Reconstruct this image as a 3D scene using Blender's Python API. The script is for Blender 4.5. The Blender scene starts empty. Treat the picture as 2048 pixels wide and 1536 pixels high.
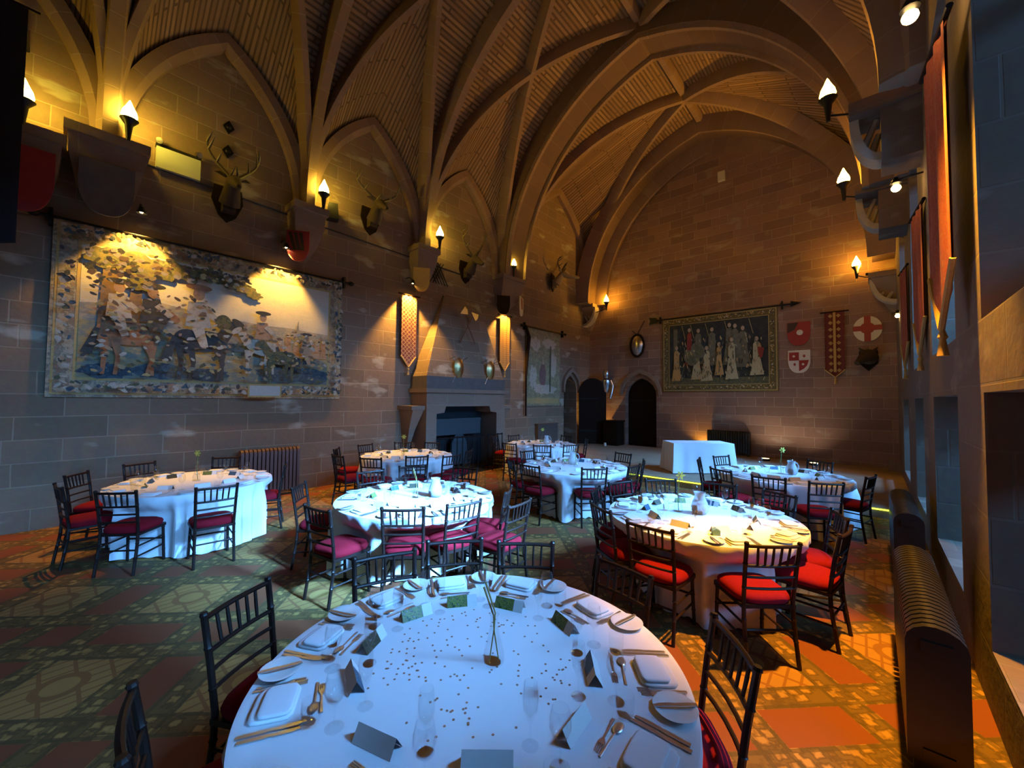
import bpy, bmesh, math, random
from mathutils import Vector, Matrix
random.seed(7)
PI = math.pi
C = bpy.context.scene.collection
SC = bpy.context.scene
# ------------------------------------------------------------------ camera
def rad(a): return math.radians(a)
cam_d = bpy.data.cameras.new('camera'); cam = bpy.data.objects.new('camera', cam_d); C.objects.link(cam)
cam_d.sensor_width = 36.0; cam_d.lens = 800.0 / 2048.0 * 36.0; cam_d.clip_start = 0.05
yaw, pitch, roll = rad(41.98), rad(2.109), rad(0.5716)
cam.matrix_world = (Matrix.Translation((0, 0, 1.96)) @ Matrix.Rotation(yaw, 4, 'Z') @ Matrix.Rotation(PI / 2 + pitch, 4, 'X') @ Matrix.Rotation(roll, 4, 'Z'))
SC.camera = cam
SC.view_settings.view_transform = 'Standard'; SC.view_settings.look = 'None'
SC.view_settings.gamma = 1.0; SC.view_settings.use_curve_mapping = False
SC.view_settings.exposure = 0.0
SC.cycles.use_denoising = True
SC.cycles.caustics_reflective = False; SC.cycles.caustics_refractive = False
SC.cycles.sample_clamp_indirect = 4.0
# ------------------------------------------------------------------ world and daylight
W = bpy.data.worlds.new('sky'); SC.world = W; W.use_nodes = True
W.node_tree.nodes['Background'].inputs[0].default_value = (0.2, 0.5, 1.0, 1)
W.node_tree.nodes['Background'].inputs[1].default_value = 0.12
XR, XL, YE, YB, ZT = 0.53, -9.0, 15.0, -6.0, 0.17          # right wall, left wall, end wall, back wall, stage height
WIN = [(-4.6, -2.9), (-1.7, 0.25), (1.9, 3.9), (4.95, 6.7), (7.95, 9.4), (11.0, 12.8)]     # window bays of the right wall
SKYC = (0.14, 0.45, 1.0)
HI = [0, 0, 0, 560, 520, 640]; LO = [40, 60, 0, 40, 30, 40]
SKY_POWER = 4600.0
def area(name, loc, sx, sy, power, col, rot, spread=180):
    d = bpy.data.lights.new(name, 'AREA'); d.shape = 'RECTANGLE'; d.size = sx; d.size_y = sy; d.energy = power; d.color = col; d.spread = rad(spread)
    o = bpy.data.objects.new(name, d); C.objects.link(o); o.location = loc; o.rotation_euler = rot
    return o
area('daylight_sky', (12.0, 5.0, 7.7), 1.7, 26.0, SKY_POWER, SKYC, (0, rad(78), 0)); area('daylight_sky', (12.0, 8.0, 7.7), 1.7, 9.0, 2200.0, SKYC, (0, rad(78), 0))
for i, (a, b) in enumerate(WIN):
    if HI[i]: area('daylight_high', (4.7, (a + b) / 2, 8.0), 3.3, b - a, HI[i], SKYC, (0, rad(44), 0), 50)
    if LO[i]: area('daylight_low', (3.6, (a + b) / 2, 1.9), 1.3, b - a, LO[i], SKYC, (0, rad(80), 0), 40)
o = area('daylight_high', (2.5, 4.05, 5.2), 3.0, 1.7, 100, SKYC, (0, 0, 0), 36)      # sky seen through the window beside the camera
from mathutils import Vector as V_
o.rotation_euler = (V_((-1.3, 1.25, 0.76)) - V_(o.location)).to_track_quat('-Z', 'Y').to_euler()
for l, t, p, sx, sy, sp in (((4.6, 3.75, 5.3), (-3.3, 2.8, 0.5), 430, 1.4, 1.2, 20), ((2.6, 6.6, 5.2), (-1.5, 4.4, 0.76), 250, 2.8, 1.6, 46)):
    o = area('daylight_high', l, sx, sy, p, SKYC, (0, 0, 0), sp); o.rotation_euler = (V_(t) - V_(l)).to_track_quat('-Z', 'Y').to_euler()
WARM = (1.0, 0.52, 0.09)
FLAME_L, FLAME_R, FLAME_E = 108.0, 260.0, 110.0
VAULT_FILL = [((-0.02, 14.42, 5.50), (-6.4, 12.2, 10.6), 1500, 74), ((-8.62, 14.42, 5.98), (-3.6, 12.4, 11.6), 1050, 80)]  # invented fill spots, added to brighten the vault above the stage

def spot(name, loc, target, power, size, col=WARM, blend=0.5, r=0.03):
    d = bpy.data.lights.new(name, 'SPOT'); d.energy = power; d.spot_size = rad(size); d.spot_blend = blend; d.color = col; d.shadow_soft_size = r
    o = bpy.data.objects.new(name, d); C.objects.link(o); o.location = loc
    o.rotation_euler = (Vector(target) - Vector(loc)).to_track_quat('-Z', 'Y').to_euler()
    return o
for l, t, p, sz in VAULT_FILL: spot('vault_fill_light', l, t, p, sz, (1.0, 0.47, 0.03), 0.7, 0.05)
# picture lamps over the hangings of the left wall, floor uplights, lamps over the window piers
PICS = [((-8.66, 0.70, 4.84), (-8.99, 0.66, 2.9), 480), ((-8.66, 2.83, 4.89), (-8.99, 2.78, 2.9), 480), ((-8.66, 5.80, 4.83), (-8.99, 5.9, 2.9), 760), ((-8.66, 9.40, 4.94), (-8.99, 9.5, 2.9), 440)]
for l, t, p in PICS: spot('picture_lamp_light', l, t, p, 84, WARM, 0.5)
WASH = [((-2.42, 14.2, 0.26), (-2.2, 15.0, 2.6), 45), ((-1.25, 14.2, 0.26), (-1.7, 15.0, 2.2), 24)]
for l, t, p in WASH: spot('floor_wash_light', l, t, p, 120, (1.0, 0.80, 0.62), 0.8, 0.05)
UPS = [((-8.72, 10.72, 0.10), (-8.95, 10.75, 2.5), 120), ((-8.55, 14.45, 0.30), (-8.3, 14.9, 3.5), 120), ((-4.35, 14.72, 0.24), (-4.5, 15.0, 2.5), 60), ((-7.75, 14.72, 0.3), (-7.7, 15.0, 3.5), 90)]
for l, t, p in UPS: spot('floor_uplight_light', l, t, p, 110, WARM, 0.7, 0.04)
PIER = [((0.26, 4.1, 4.77), (-0.25, 3.3, 0.0), 2500), ((0.28, 7.1, 4.68), (-0.2, 6.2, 0), 260), ((0.50, 13.4, 4.0), (-0.5, 12.6, 0), 90)]
for l, t, p in PIER: spot('pier_lamp_light', l, t, p, 46, (1.0, 0.45, 0.03), 0.6, 0.05)
# ------------------------------------------------------------------ materials
MAT = {}
def nmat(name):
    m = bpy.data.materials.new(name); m.use_nodes = True; MAT[name] = m
    return m, m.node_tree, m.node_tree.nodes['Principled BSDF']
def N(nt, t, **kw):
    n = nt.nodes.new(t)
    for k, v in kw.items():
        if k.startswith('i_'): n.inputs[k[2:].replace('_', ' ')].default_value = v
        elif k.startswith('n_'): n.inputs[int(k[2:])].default_value = v
        else: setattr(n, k, v)
    return n
def L(nt, a, b): nt.links.new(a, b)
def rgb(c): return (c[0], c[1], c[2], 1.0)
def mix(nt, fac, a, b, blend='MIX'):
    n = nt.nodes.new('ShaderNodeMix'); n.data_type = 'RGBA'; n.blend_type = blend
    for s, v in ((n.inputs[0], fac), (n.inputs[6], a), (n.inputs[7], b)):
        if isinstance(v, (float, int)): s.default_value = v
        elif isinstance(v, tuple): s.default_value = rgb(v)
        else: L(nt, v, s)
    return n.outputs[2]
def mth(nt, op, a, b=0.0, c=0.0):
    n = nt.nodes.new('ShaderNodeMath'); n.operation = op
    for s, v in zip(n.inputs, (a, b, c)):
        if isinstance(v, (float, int)): s.default_value = v
        else: L(nt, v, s)
    return n.outputs[0]
def noise(nt, vec, scale, detail=3.0, rough=0.55):
    n = N(nt, 'ShaderNodeTexNoise'); n.inputs['Scale'].default_value = scale; n.inputs['Detail'].default_value = detail; n.inputs['Roughness'].default_value = rough
    if vec is not None: L(nt, vec, n.inputs['Vector'])
    return n
def ramp(nt, fac, pts):
    r = nt.nodes.new('ShaderNodeValToRGB'); e = r.color_ramp.elements
    while len(e) < len(pts): e.new(0.5)
    for el, (p, c) in zip(e, pts): el.position = p; el.color = rgb(c)
    L(nt, fac, r.inputs[0]); return r.outputs[0]
def bump(nt, bs, h, strength=0.3, dist=0.02):
    b = N(nt, 'ShaderNodeBump'); b.inputs['Strength'].default_value = strength; b.inputs['Distance'].default_value = dist
    L(nt, h, b.inputs['Height']); L(nt, b.outputs[0], bs.inputs['Normal'])
def simple(name, col, rough=0.6, metal=0.0, nscale=0, namt=0.15, **kw):
    m, nt, bs = nmat(name)
    bs.inputs['Roughness'].default_value = rough; bs.inputs['Metallic'].default_value = metal
    if nscale:
        tc = N(nt, 'ShaderNodeTexCoord'); n = noise(nt, tc.outputs['Object'], nscale)
        L(nt, mix(nt, n.outputs[0], tuple(c * (1 - namt) for c in col), tuple(min(1, c * (1 + namt)) for c in col)), bs.inputs['Base Color'])
    else: bs.inputs['Base Color'].default_value = rgb(col)
    for k, v in kw.items(): bs.inputs[k.replace('_', ' ')].default_value = v
    return m
def wallvec(nt):
    g = N(nt, 'ShaderNodeNewGeometry'); sp = N(nt, 'ShaderNodeSeparateXYZ'); sn = N(nt, 'ShaderNodeSeparateXYZ')
    L(nt, g.outputs['Position'], sp.inputs[0]); L(nt, g.outputs['True Normal'], sn.inputs[0])
    fx = mth(nt, 'GREATER_THAN', mth(nt, 'ABSOLUTE', sn.outputs[0]), 0.6)
    fz = mth(nt, 'GREATER_THAN', mth(nt, 'ABSOLUTE', sn.outputs[2]), 0.75)
    u = mth(nt, 'ADD', mth(nt, 'MULTIPLY', sp.outputs[1], fx), mth(nt, 'MULTIPLY', sp.outputs[0], mth(nt, 'SUBTRACT', 1.0, fx)))
    v = mth(nt, 'ADD', mth(nt, 'MULTIPLY', sp.outputs[1], fz), mth(nt, 'MULTIPLY', sp.outputs[2], mth(nt, 'SUBTRACT', 1.0, fz)))
    cb = N(nt, 'ShaderNodeCombineXYZ'); L(nt, u, cb.inputs[0]); L(nt, v, cb.inputs[1])
    return cb.outputs[0], g.outputs['Position']
def brick(nt, vec, bw, rh, ms, c1, c2, cm, sq=0.6):
    b = N(nt, 'ShaderNodeTexBrick'); L(nt, vec, b.inputs['Vector'])
    b.offset = 0.5; b.squash = sq; b.squash_frequency = 3
    for k, v in (('Scale', 1.0), ('Brick Width', bw), ('Row Height', rh), ('Mortar Size', ms), ('Mortar Smooth', 0.3), ('Bias', 0.0)): b.inputs[k].default_value = v
    b.inputs['Color1'].default_value = rgb(c1); b.inputs['Color2'].default_value = rgb(c2); b.inputs['Mortar'].default_value = rgb(cm)
    return b
def stone(name, bw=0.95, rh=0.33, c1=(0.30, 0.17, 0.125), c2=(0.215, 0.145, 0.105), cm=(0.34, 0.27, 0.205), patch=0.5):
    m, nt, bs = nmat(name)
    vec, pos = wallvec(nt)
    nz = noise(nt, pos, 0.9, 2.0)
    off = N(nt, 'ShaderNodeVectorMath', operation='SCALE'); L(nt, nz.outputs['Color'], off.inputs[0]); off.inputs['Scale'].default_value = 0.035
    ad = N(nt, 'ShaderNodeVectorMath', operation='ADD'); L(nt, vec, ad.inputs[0]); L(nt, off.outputs[0], ad.inputs[1])
    b = brick(nt, ad.outputs[0], bw, rh, 0.010, c1, c2, cm)
    big = noise(nt, pos, 1.3, 5.0, 0.65); fine = noise(nt, pos, 14.0, 4.0)
    c = mix(nt, mth(nt, 'MULTIPLY', big.outputs[0], 0.9), b.outputs['Color'], tuple(x * 0.62 for x in c1), 'MIX')
    c = mix(nt, 0.18, c, fine.outputs['Color'], 'OVERLAY')
    st = N(nt, 'ShaderNodeMapping'); L(nt, vec, st.inputs[0]); st.inputs['Scale'].default_value = (1.1, 2.4, 1)
    pn = noise(nt, st.outputs[0], 1.0, 3.0, 0.5)
    pf = ramp(nt, pn.outputs[0], [(0.60, (0, 0, 0)), (0.67, (1, 1, 1))])
    c = mix(nt, mth(nt, 'MULTIPLY', pf, patch), c, (0.46, 0.42, 0.31))
    L(nt, c, bs.inputs['Base Color']); bs.inputs['Roughness'].default_value = 0.88
    h = mth(nt, 'ADD', mth(nt, 'MULTIPLY', mth(nt, 'SUBTRACT', 1.0, b.outputs['Fac']), 0.6), mth(nt, 'MULTIPLY', fine.outputs[0], 0.4))
    bump(nt, bs, h, 0.5, 0.02)
    return m
stone('ashlar', 0.95, 0.33, (0.31, 0.205, 0.125), (0.195, 0.14, 0.085), (0.42, 0.33, 0.22), 0.7); stone('ashlar_end', 0.85, 0.30, (0.36, 0.215, 0.15), (0.19, 0.115, 0.085), (0.46, 0.35, 0.25), 0.3)
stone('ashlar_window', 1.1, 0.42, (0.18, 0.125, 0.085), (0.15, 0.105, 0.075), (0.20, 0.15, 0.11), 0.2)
stone('dressed', 1.6, 0.6, (0.33, 0.235, 0.16), (0.28, 0.195, 0.135), (0.36, 0.28, 0.20), 0.15)
def uvstone(name, bw, rh, ms, c1, c2, cm, bs_=0.5, sq=1.0):
    m, nt, bs = nmat(name)
    uv = N(nt, 'ShaderNodeUVMap'); b = brick(nt, uv.outputs[0], bw, rh, ms, c1, c2, cm, sq)
    g = N(nt, 'ShaderNodeNewGeometry'); n = noise(nt, g.outputs['Position'], 2.2, 5.0, 0.6)
    c = mix(nt, mth(nt, 'MULTIPLY', n.outputs[0], 0.8), b.outputs['Color'], tuple(x * 0.55 for x in c1))
    L(nt, c, bs.inputs['Base Color']); bs.inputs['Roughness'].default_value = 0.85
    bump(nt, bs, mth(nt, 'SUBTRACT', 1.0, b.outputs['Fac']), bs_, 0.02)
    return m
uvstone('vault_courses', 1.5, 0.105, 0.021, (0.42, 0.26, 0.13), (0.20, 0.115, 0.055), (0.04, 0.022, 0.012), 1.0)
uvstone('rib_stone', 0.55, 40.0, 0.012, (0.33, 0.215, 0.14), (0.25, 0.155, 0.10), (0.36, 0.27, 0.19), 0.4)
uvstone('shaded_band_stone', 0.7, 40.0, 0.010, (0.19, 0.115, 0.065), (0.15, 0.088, 0.05), (0.24, 0.16, 0.10), 0.3)  # darker copy of the rib stone, shade of the unlit soffits in its colour
# tiled floor: a tartan of patterned buff squares, plain red panels and ornamental bands, set at 45 degrees
def floor_mat():
    m, nt, bs = nmat('encaustic_tiles')
    g = N(nt, 'ShaderNodeNewGeometry'); mp = N(nt, 'ShaderNodeMapping'); L(nt, g.outputs['Position'], mp.inputs[0])
    mp.inputs['Rotation'].default_value = (0, 0, rad(-46.0)); sp = N(nt, 'ShaderNodeSeparateXYZ'); L(nt, mp.outputs[0], sp.inputs[0])
    P = 1.21
    def band(x, ph):
        f = mth(nt, 'FRACT', mth(nt, 'DIVIDE', mth(nt, 'SUBTRACT', x, ph - 20 * P), P))      # 0 .. 1 inside one repeat
        wide = mth(nt, 'LESS_THAN', f, 0.46)
        nar = mth(nt, 'MULTIPLY', mth(nt, 'GREATER_THAN', f, 0.615), mth(nt, 'LESS_THAN', f, 0.845))
        return f, wide, nar
    fu, wu, nu = band(sp.outputs[0], 0.54); fv, wv, nv = band(sp.outputs[1], 0.265)
    buff = mth(nt, 'MULTIPLY', wu, wv)
    red = mth(nt, 'MAXIMUM', mth(nt, 'MAXIMUM', mth(nt, 'MULTIPLY', wu, nv), mth(nt, 'MULTIPLY', nu, wv)), mth(nt, 'MULTIPLY', nu, nv))
    # ornament of the bands
    vor = N(nt, 'ShaderNodeTexVoronoi'); L(nt, mp.outputs[0], vor.inputs[0]); vor.inputs['Scale'].default_value = 13.0; vor.distance = 'CHEBYCHEV'; vor.inputs['Randomness'].default_value = 0.85
    no = noise(nt, mp.outputs[0], 26.0, 3.0)
    orn = ramp(nt, mth(nt, 'ADD', vor.outputs['Distance'], mth(nt, 'MULTIPLY', no.outputs[0], 0.5)), [(0.46, (0.42, 0.235, 0.065)), (0.56, (0.27, 0.145, 0.038)), (0.66, (0.10, 0.058, 0.019)), (0.8, (0.17, 0.10, 0.03))])
    def edge(f): return mth(nt, 'MAXIMUM', mth(nt, 'MAXIMUM', mth(nt, 'COMPARE', f, 0.475, 0.012), mth(nt, 'COMPARE', f, 0.60, 0.012)), mth(nt, 'MAXIMUM', mth(nt, 'COMPARE', f, 0.86, 0.012), mth(nt, 'COMPARE', f, 0.985, 0.012)))
    orn = mix(nt, mth(nt, 'MULTIPLY', mth(nt, 'MAXIMUM', edge(fu), edge(fv)), 0.7), orn, (0.08, 0.055, 0.02))
    # buff squares: red diagonal lattice and a medallion
    ck = N(nt, 'ShaderNodeMapping'); L(nt, g.outputs['Position'], ck.inputs[0]); ck.inputs['Rotation'].default_value = (0, 0, rad(-1.0))
    s2 = N(nt, 'ShaderNodeSeparateXYZ'); L(nt, ck.outputs[0], s2.inputs[0])
    l1 = mth(nt, 'LESS_THAN', mth(nt, 'FRACT', mth(nt, 'MULTIPLY', s2.outputs[0], 11.5)), 0.2)
    l2 = mth(nt, 'LESS_THAN', mth(nt, 'FRACT', mth(nt, 'MULTIPLY', s2.outputs[1], 5.75)), 0.13)
    cu = mth(nt, 'SUBTRACT', fu, 0.23); cv = mth(nt, 'SUBTRACT', fv, 0.23)
    dd = mth(nt, 'SQRT', mth(nt, 'ADD', mth(nt, 'MULTIPLY', cu, cu), mth(nt, 'MULTIPLY', cv, cv)))
    ring = mth(nt, 'LESS_THAN', mth(nt, 'ABSOLUTE', mth(nt, 'SUBTRACT', dd, 0.10)), 0.022)
    lines = mth(nt, 'MAXIMUM', mth(nt, 'MULTIPLY', mth(nt, 'MAXIMUM', l1, l2), mth(nt, 'GREATER_THAN', dd, 0.12)), ring)
    bf = mix(nt, mth(nt, 'MULTIPLY', lines, 0.75), (0.40, 0.205, 0.055), (0.22, 0.08, 0.025))
    c = mix(nt, buff, orn, bf); c = mix(nt, red, c, (0.225, 0.062, 0.024))
    wn = noise(nt, g.outputs['Position'], 3.0, 4.0); c = mix(nt, mth(nt, 'MULTIPLY', wn.outputs[0], 0.35), c, (0.10, 0.06, 0.04))
    L(nt, c, bs.inputs['Base Color']); bs.inputs['Roughness'].default_value = 0.6; bs.inputs['Specular IOR Level'].default_value = 0.12
    return m
floor_mat()
def planks():
    m, nt, bs = nmat('stage_boards')
    g = N(nt, 'ShaderNodeNewGeometry'); b = brick(nt, g.outputs['Position'], 2.4, 0.14, 0.003, (0.42, 0.31, 0.20), (0.35, 0.25, 0.16), (0.14, 0.09, 0.05))
    n = noise(nt, g.outputs['Position'], 5.0, 4.0); L(nt, mix(nt, mth(nt, 'MULTIPLY', n.outputs[0], 0.4), b.outputs['Color'], (0.24, 0.16, 0.10)), bs.inputs['Base Color']); bs.inputs['Roughness'].default_value = 0.5
planks()
def cloth_mat():
    m, nt, bs = nmat('white_cloth'); tc = N(nt, 'ShaderNodeTexCoord')
    n = noise(nt, tc.outputs['Object'], 240.0, 1.0); bs.inputs['Base Color'].default_value = (0.82, 0.82, 0.83, 1); bs.inputs['Roughness'].default_value = 0.75
    bs.inputs['Sheen Weight'].default_value = 0.1; bump(nt, bs, n.outputs[0], 0.1, 0.001)
cloth_mat()
simple('napkin', (0.86, 0.86, 0.87), 0.8); simple('porcelain', (0.82, 0.82, 0.80), 0.18); simple('card_white', (0.80, 0.78, 0.74), 0.6)
simple('chair_wood', (0.017, 0.008, 0.006), 0.42, 0, 18, 0.35, Specular_IOR_Level=0.28); simple('red_velvet', (0.21, 0.004, 0.011), 0.9, 0, 30, 0.2, Specular_IOR_Level=0.15)
simple('iron', (0.012, 0.012, 0.012), 0.45, 0.6); simple('radiator_black', (0.016, 0.013, 0.010), 0.33); simple('radiator_brown', (0.10, 0.048, 0.03), 0.5)
simple('cutlery_steel', (0.74, 0.72, 0.70), 0.30, 0.92); simple('brass', (0.55, 0.40, 0.17), 0.3, 1.0); simple('silver_steel', (0.55, 0.55, 0.56), 0.25, 1.0)
simple('dark_oak', (0.016, 0.008, 0.004), 0.65, 0, 12, 0.4, Specular_IOR_Level=0.12); simple('brown_wood', (0.16, 0.065, 0.03), 0.5, 0, 10, 0.3)
simple('gold_foil', (0.50, 0.30, 0.16), 0.25, 0.9); simple('rose_gold_confetti', (0.42, 0.25, 0.17), 0.3, 0.5)
simple('carved_pale', (0.46, 0.41, 0.34), 0.8, 0, 8, 0.2); simple('hide', (0.045, 0.027, 0.016), 0.9, 0, 25, 0.4); simple('antler', (0.06, 0.04, 0.024), 0.6, 0, 20, 0.3)
simple('pale_hide', (0.30, 0.22, 0.13), 0.9, 0, 25, 0.3); simple('panel_cream', (0.62, 0.66, 0.46), 0.5); simple('plastic_black', (0.01, 0.01, 0.01), 0.5)
simple('red_paint', (0.30, 0.022, 0.018), 0.5, 0, 10, 0.2); simple('white_paint', (0.66, 0.62, 0.54), 0.5); simple('dark_paint', (0.035, 0.02, 0.015), 0.5)
simple('gold_cloth', (0.52, 0.33, 0.10), 0.8, 0, 60, 0.2); simple('red_cloth', (0.28, 0.03, 0.02), 0.85, 0, 50, 0.25); simple('black_cloth', (0.008, 0.006, 0.006), 0.9)
simple('hearth_teal', (0.045, 0.075, 0.085), 0.4, 0.2); simple('soot', (0.008, 0.009, 0.010), 0.85); simple('slate_grey', (0.13, 0.115, 0.10), 0.8, 0, 6, 0.3)
simple('dried_stem', (0.42, 0.29, 0.09), 0.8); simple('petal_yellow', (0.70, 0.62, 0.10), 0.6); simple('stem_green', (0.16, 0.24, 0.06), 0.7)
simple('blue_paper', (0.16, 0.36, 0.50), 0.6); simple('navy_print', (0.015, 0.02, 0.045), 0.5); simple('grey_panel', (0.085, 0.06, 0.045), 0.6)
simple('leg_steel', (0.2, 0.2, 0.2), 0.4, 0.8)
def emis(name, col, s):
    m, nt, bs = nmat(name); bs.inputs['Base Color'].default_value = rgb(col); bs.inputs['Emission Color'].default_value = rgb(col); bs.inputs['Emission Strength'].default_value = s
emis('flame', (1.0, 0.68, 0.07), FLAME_L); emis('flame_deep', (1.0, 0.46, 0.035), FLAME_R); emis('flame_end', (1.0, 0.46, 0.035), FLAME_E); emis('lamp_bulb', (1.0, 0.62, 0.22), 60.0); emis('led_strip', (0.62, 0.85, 0.06), 3.0)
emis('flood_lens', (1.0, 0.62, 0.25), 8.0)
def glassy(name, tint, rough=0.04, base=0.03):
    m = bpy.data.materials.new(name); m.use_nodes = True; MAT[name] = m; nt = m.node_tree; nt.nodes.clear()
    o = N(nt, 'ShaderNodeOutputMaterial'); mx = N(nt, 'ShaderNodeMixShader'); t = N(nt, 'ShaderNodeBsdfTransparent'); g = N(nt, 'ShaderNodeBsdfGlossy')
    t.inputs[0].default_value = rgb(tint); g.inputs['Roughness'].default_value = rough; g.inputs[0].default_value = (0.95, 0.97, 1, 1)
    lw = N(nt, 'ShaderNodeLayerWeight'); lw.inputs[0].default_value = 0.35
    f = mth(nt, 'ADD', mth(nt, 'MULTIPLY', mth(nt, 'POWER', lw.outputs['Facing'], 3.0), 0.6), base)
    L(nt, f, mx.inputs[0]); L(nt, t.outputs[0], mx.inputs[1]); L(nt, g.outputs[0], mx.inputs[2]); L(nt, mx.outputs[0], o.inputs[0])
glassy('clear_glass', (0.985, 0.99, 0.99)); glassy('window_glass', (0.97, 0.98, 1.0)); 
def frosted():
    m, nt, bs = nmat('frosted_glass'); bs.inputs['Base Color'].default_value = (0.8, 0.82, 0.82, 1); bs.inputs['Roughness'].default_value = 0.25; bs.inputs['Alpha'].default_value = 0.38
frosted()
def print_mat(name, cols, scale, obj=True):
    m, nt, bs = nmat(name); tc = N(nt, 'ShaderNodeTexCoord'); n = noise(nt, tc.outputs['Object'], scale, 4.0, 0.65)
    k = len(cols); L(nt, ramp(nt, n.outputs[0], [(0.30 + 0.40 * i / (k - 1), c) for i, c in enumerate(cols)]), bs.inputs['Base Color']); bs.inputs['Roughness'].default_value = 0.45
print_mat('photo_print_green', [(0.015, 0.02, 0.01), (0.03, 0.10, 0.03), (0.24, 0.26, 0.05), (0.05, 0.05, 0.02), (0.5, 0.5, 0.45)], 60)
print_mat('photo_print_dark', [(0.01, 0.01, 0.006), (0.07, 0.06, 0.025), (0.02, 0.018, 0.01), (0.16, 0.14, 0.08)], 70)
print_mat('photo_print_blue', [(0.01, 0.02, 0.04), (0.05, 0.14, 0.22), (0.02, 0.05, 0.09), (0.3, 0.4, 0.45)], 60)
def weave(name, cols, scale, rough=0.9, fs=60, stretch=(1, 1, 1)):
    m, nt, bs = nmat(name); tc = N(nt, 'ShaderNodeTexCoord'); mp = N(nt, 'ShaderNodeMapping'); L(nt, tc.outputs['Object'], mp.inputs[0]); mp.inputs['Scale'].default_value = stretch
    n = noise(nt, mp.outputs[0], scale, 6.0, 0.72); f = noise(nt, tc.outputs['Object'], fs, 2.0)
    k = len(cols); c = ramp(nt, n.outputs[0], [(0.30 + 0.40 * i / (k - 1), q) for i, q in enumerate(cols)])
    L(nt, mix(nt, 0.25, c, f.outputs['Color'], 'OVERLAY'), bs.inputs['Base Color']); bs.inputs['Roughness'].default_value = rough
weave('weave_border', [(0.08, 0.08, 0.06), (0.30, 0.25, 0.14), (0.42, 0.37, 0.25), (0.16, 0.17, 0.13), (0.34, 0.20, 0.12), (0.10, 0.11, 0.09)], 7.0)
weave('weave_sky', [(0.46, 0.45, 0.36), (0.52, 0.50, 0.40), (0.42, 0.42, 0.37)], 2.0, stretch=(1, 1, 3))
weave('weave_far', [(0.26, 0.26, 0.24), (0.38, 0.33, 0.22), (0.20, 0.23, 0.22), (0.45, 0.38, 0.24)], 4.0, stretch=(1, 1, 3))
weave('weave_ground', [(0.10, 0.13, 0.13), (0.34, 0.28, 0.12), (0.15, 0.19, 0.17), (0.42, 0.35, 0.16)], 2.5, stretch=(1, 1, 3))
weave('weave_blue', [(0.025, 0.05, 0.075), (0.08, 0.13, 0.15), (0.03, 0.055, 0.075), (0.22, 0.26, 0.22)], 8.0)
weave('weave_leaf', [(0.05, 0.06, 0.035), (0.16, 0.14, 0.05), (0.05, 0.07, 0.05), (0.33, 0.26, 0.10)], 9.0)
weave('weave_trunk', [(0.14, 0.09, 0.05), (0.26, 0.17, 0.09)], 5.0); weave('weave_chestnut', [(0.15, 0.06, 0.03), (0.34, 0.17, 0.08), (0.24, 0.11, 0.05)], 3.0)
weave('weave_black', [(0.02, 0.025, 0.03), (0.07, 0.07, 0.06), (0.03, 0.03, 0.03)], 6.0); weave('weave_cream', [(0.34, 0.29, 0.19), (0.50, 0.45, 0.34), (0.28, 0.22, 0.14)], 7.0)
weave('weave_russet', [(0.30, 0.16, 0.09), (0.44, 0.28, 0.15), (0.20, 0.12, 0.07)], 8.0); weave('weave_gold', [(0.36, 0.27, 0.10), (0.46, 0.36, 0.15)], 20.0)
weave('weave_label', [(0.40, 0.43, 0.38), (0.48, 0.50, 0.44), (0.30, 0.33, 0.30)], 30.0, stretch=(1, 1, 6))
weave('weave_night', [(0.012, 0.016, 0.016), (0.03, 0.036, 0.03), (0.05, 0.05, 0.03)], 6.0); weave('weave_olive', [(0.07, 0.06, 0.018), (0.17, 0.14, 0.045), (0.09, 0.075, 0.025), (0.26, 0.20, 0.10)], 26.0)
weave('robe_gold', [(0.42, 0.25, 0.08), (0.54, 0.35, 0.13)], 9.0, stretch=(4, 1, 1)); weave('robe_pale', [(0.30, 0.27, 0.13), (0.48, 0.43, 0.24), (0.24, 0.2, 0.1)], 9.0, stretch=(4, 1, 1))
weave('robe_grey', [(0.08, 0.08, 0.05), (0.20, 0.18, 0.10)], 12.0); weave('robe_red', [(0.20, 0.03, 0.015), (0.30, 0.05, 0.03)], 9.0); weave('skin_thread', [(0.38, 0.27, 0.17), (0.46, 0.34, 0.2)], 9.0)
weave('weave_faded', [(0.26, 0.25, 0.13), (0.36, 0.32, 0.17), (0.20, 0.19, 0.11), (0.40, 0.36, 0.22)], 7.0); weave('weave_mauve', [(0.16, 0.09, 0.08), (0.24, 0.14, 0.11)], 8.0)
def lattice_cloth(name, a, b, sx, sz, mode):
    m, nt, bs = nmat(name); tc = N(nt, 'ShaderNodeTexCoord'); sp = N(nt, 'ShaderNodeSeparateXYZ'); L(nt, tc.outputs['Object'], sp.inputs[0])
    x = mth(nt, 'MULTIPLY', sp.outputs[0], sx); z = mth(nt, 'MULTIPLY', sp.outputs[2], sz)
    if mode == 'diag':
        p = mth(nt, 'FRACT', mth(nt, 'ADD', mth(nt, 'ADD', x, z), 100.0)); q = mth(nt, 'FRACT', mth(nt, 'ADD', mth(nt, 'SUBTRACT', x, z), 100.0))
        f = mth(nt, 'MAXIMUM', mth(nt, 'LESS_THAN', p, 0.25), mth(nt, 'LESS_THAN', q, 0.25))
    else:
        f = mth(nt, 'LESS_THAN', mth(nt, 'ADD', mth(nt, 'ABSOLUTE', mth(nt, 'SUBTRACT', mth(nt, 'FRACT', mth(nt, 'ADD', x, 100.0)), 0.5)), mth(nt, 'ABSOLUTE', mth(nt, 'SUBTRACT', mth(nt, 'FRACT', mth(nt, 'ADD', z, 100.0)), 0.5))), 0.3)
    L(nt, mix(nt, f, a, b), bs.inputs['Base Color']); bs.inputs['Roughness'].default_value = 0.85
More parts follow.
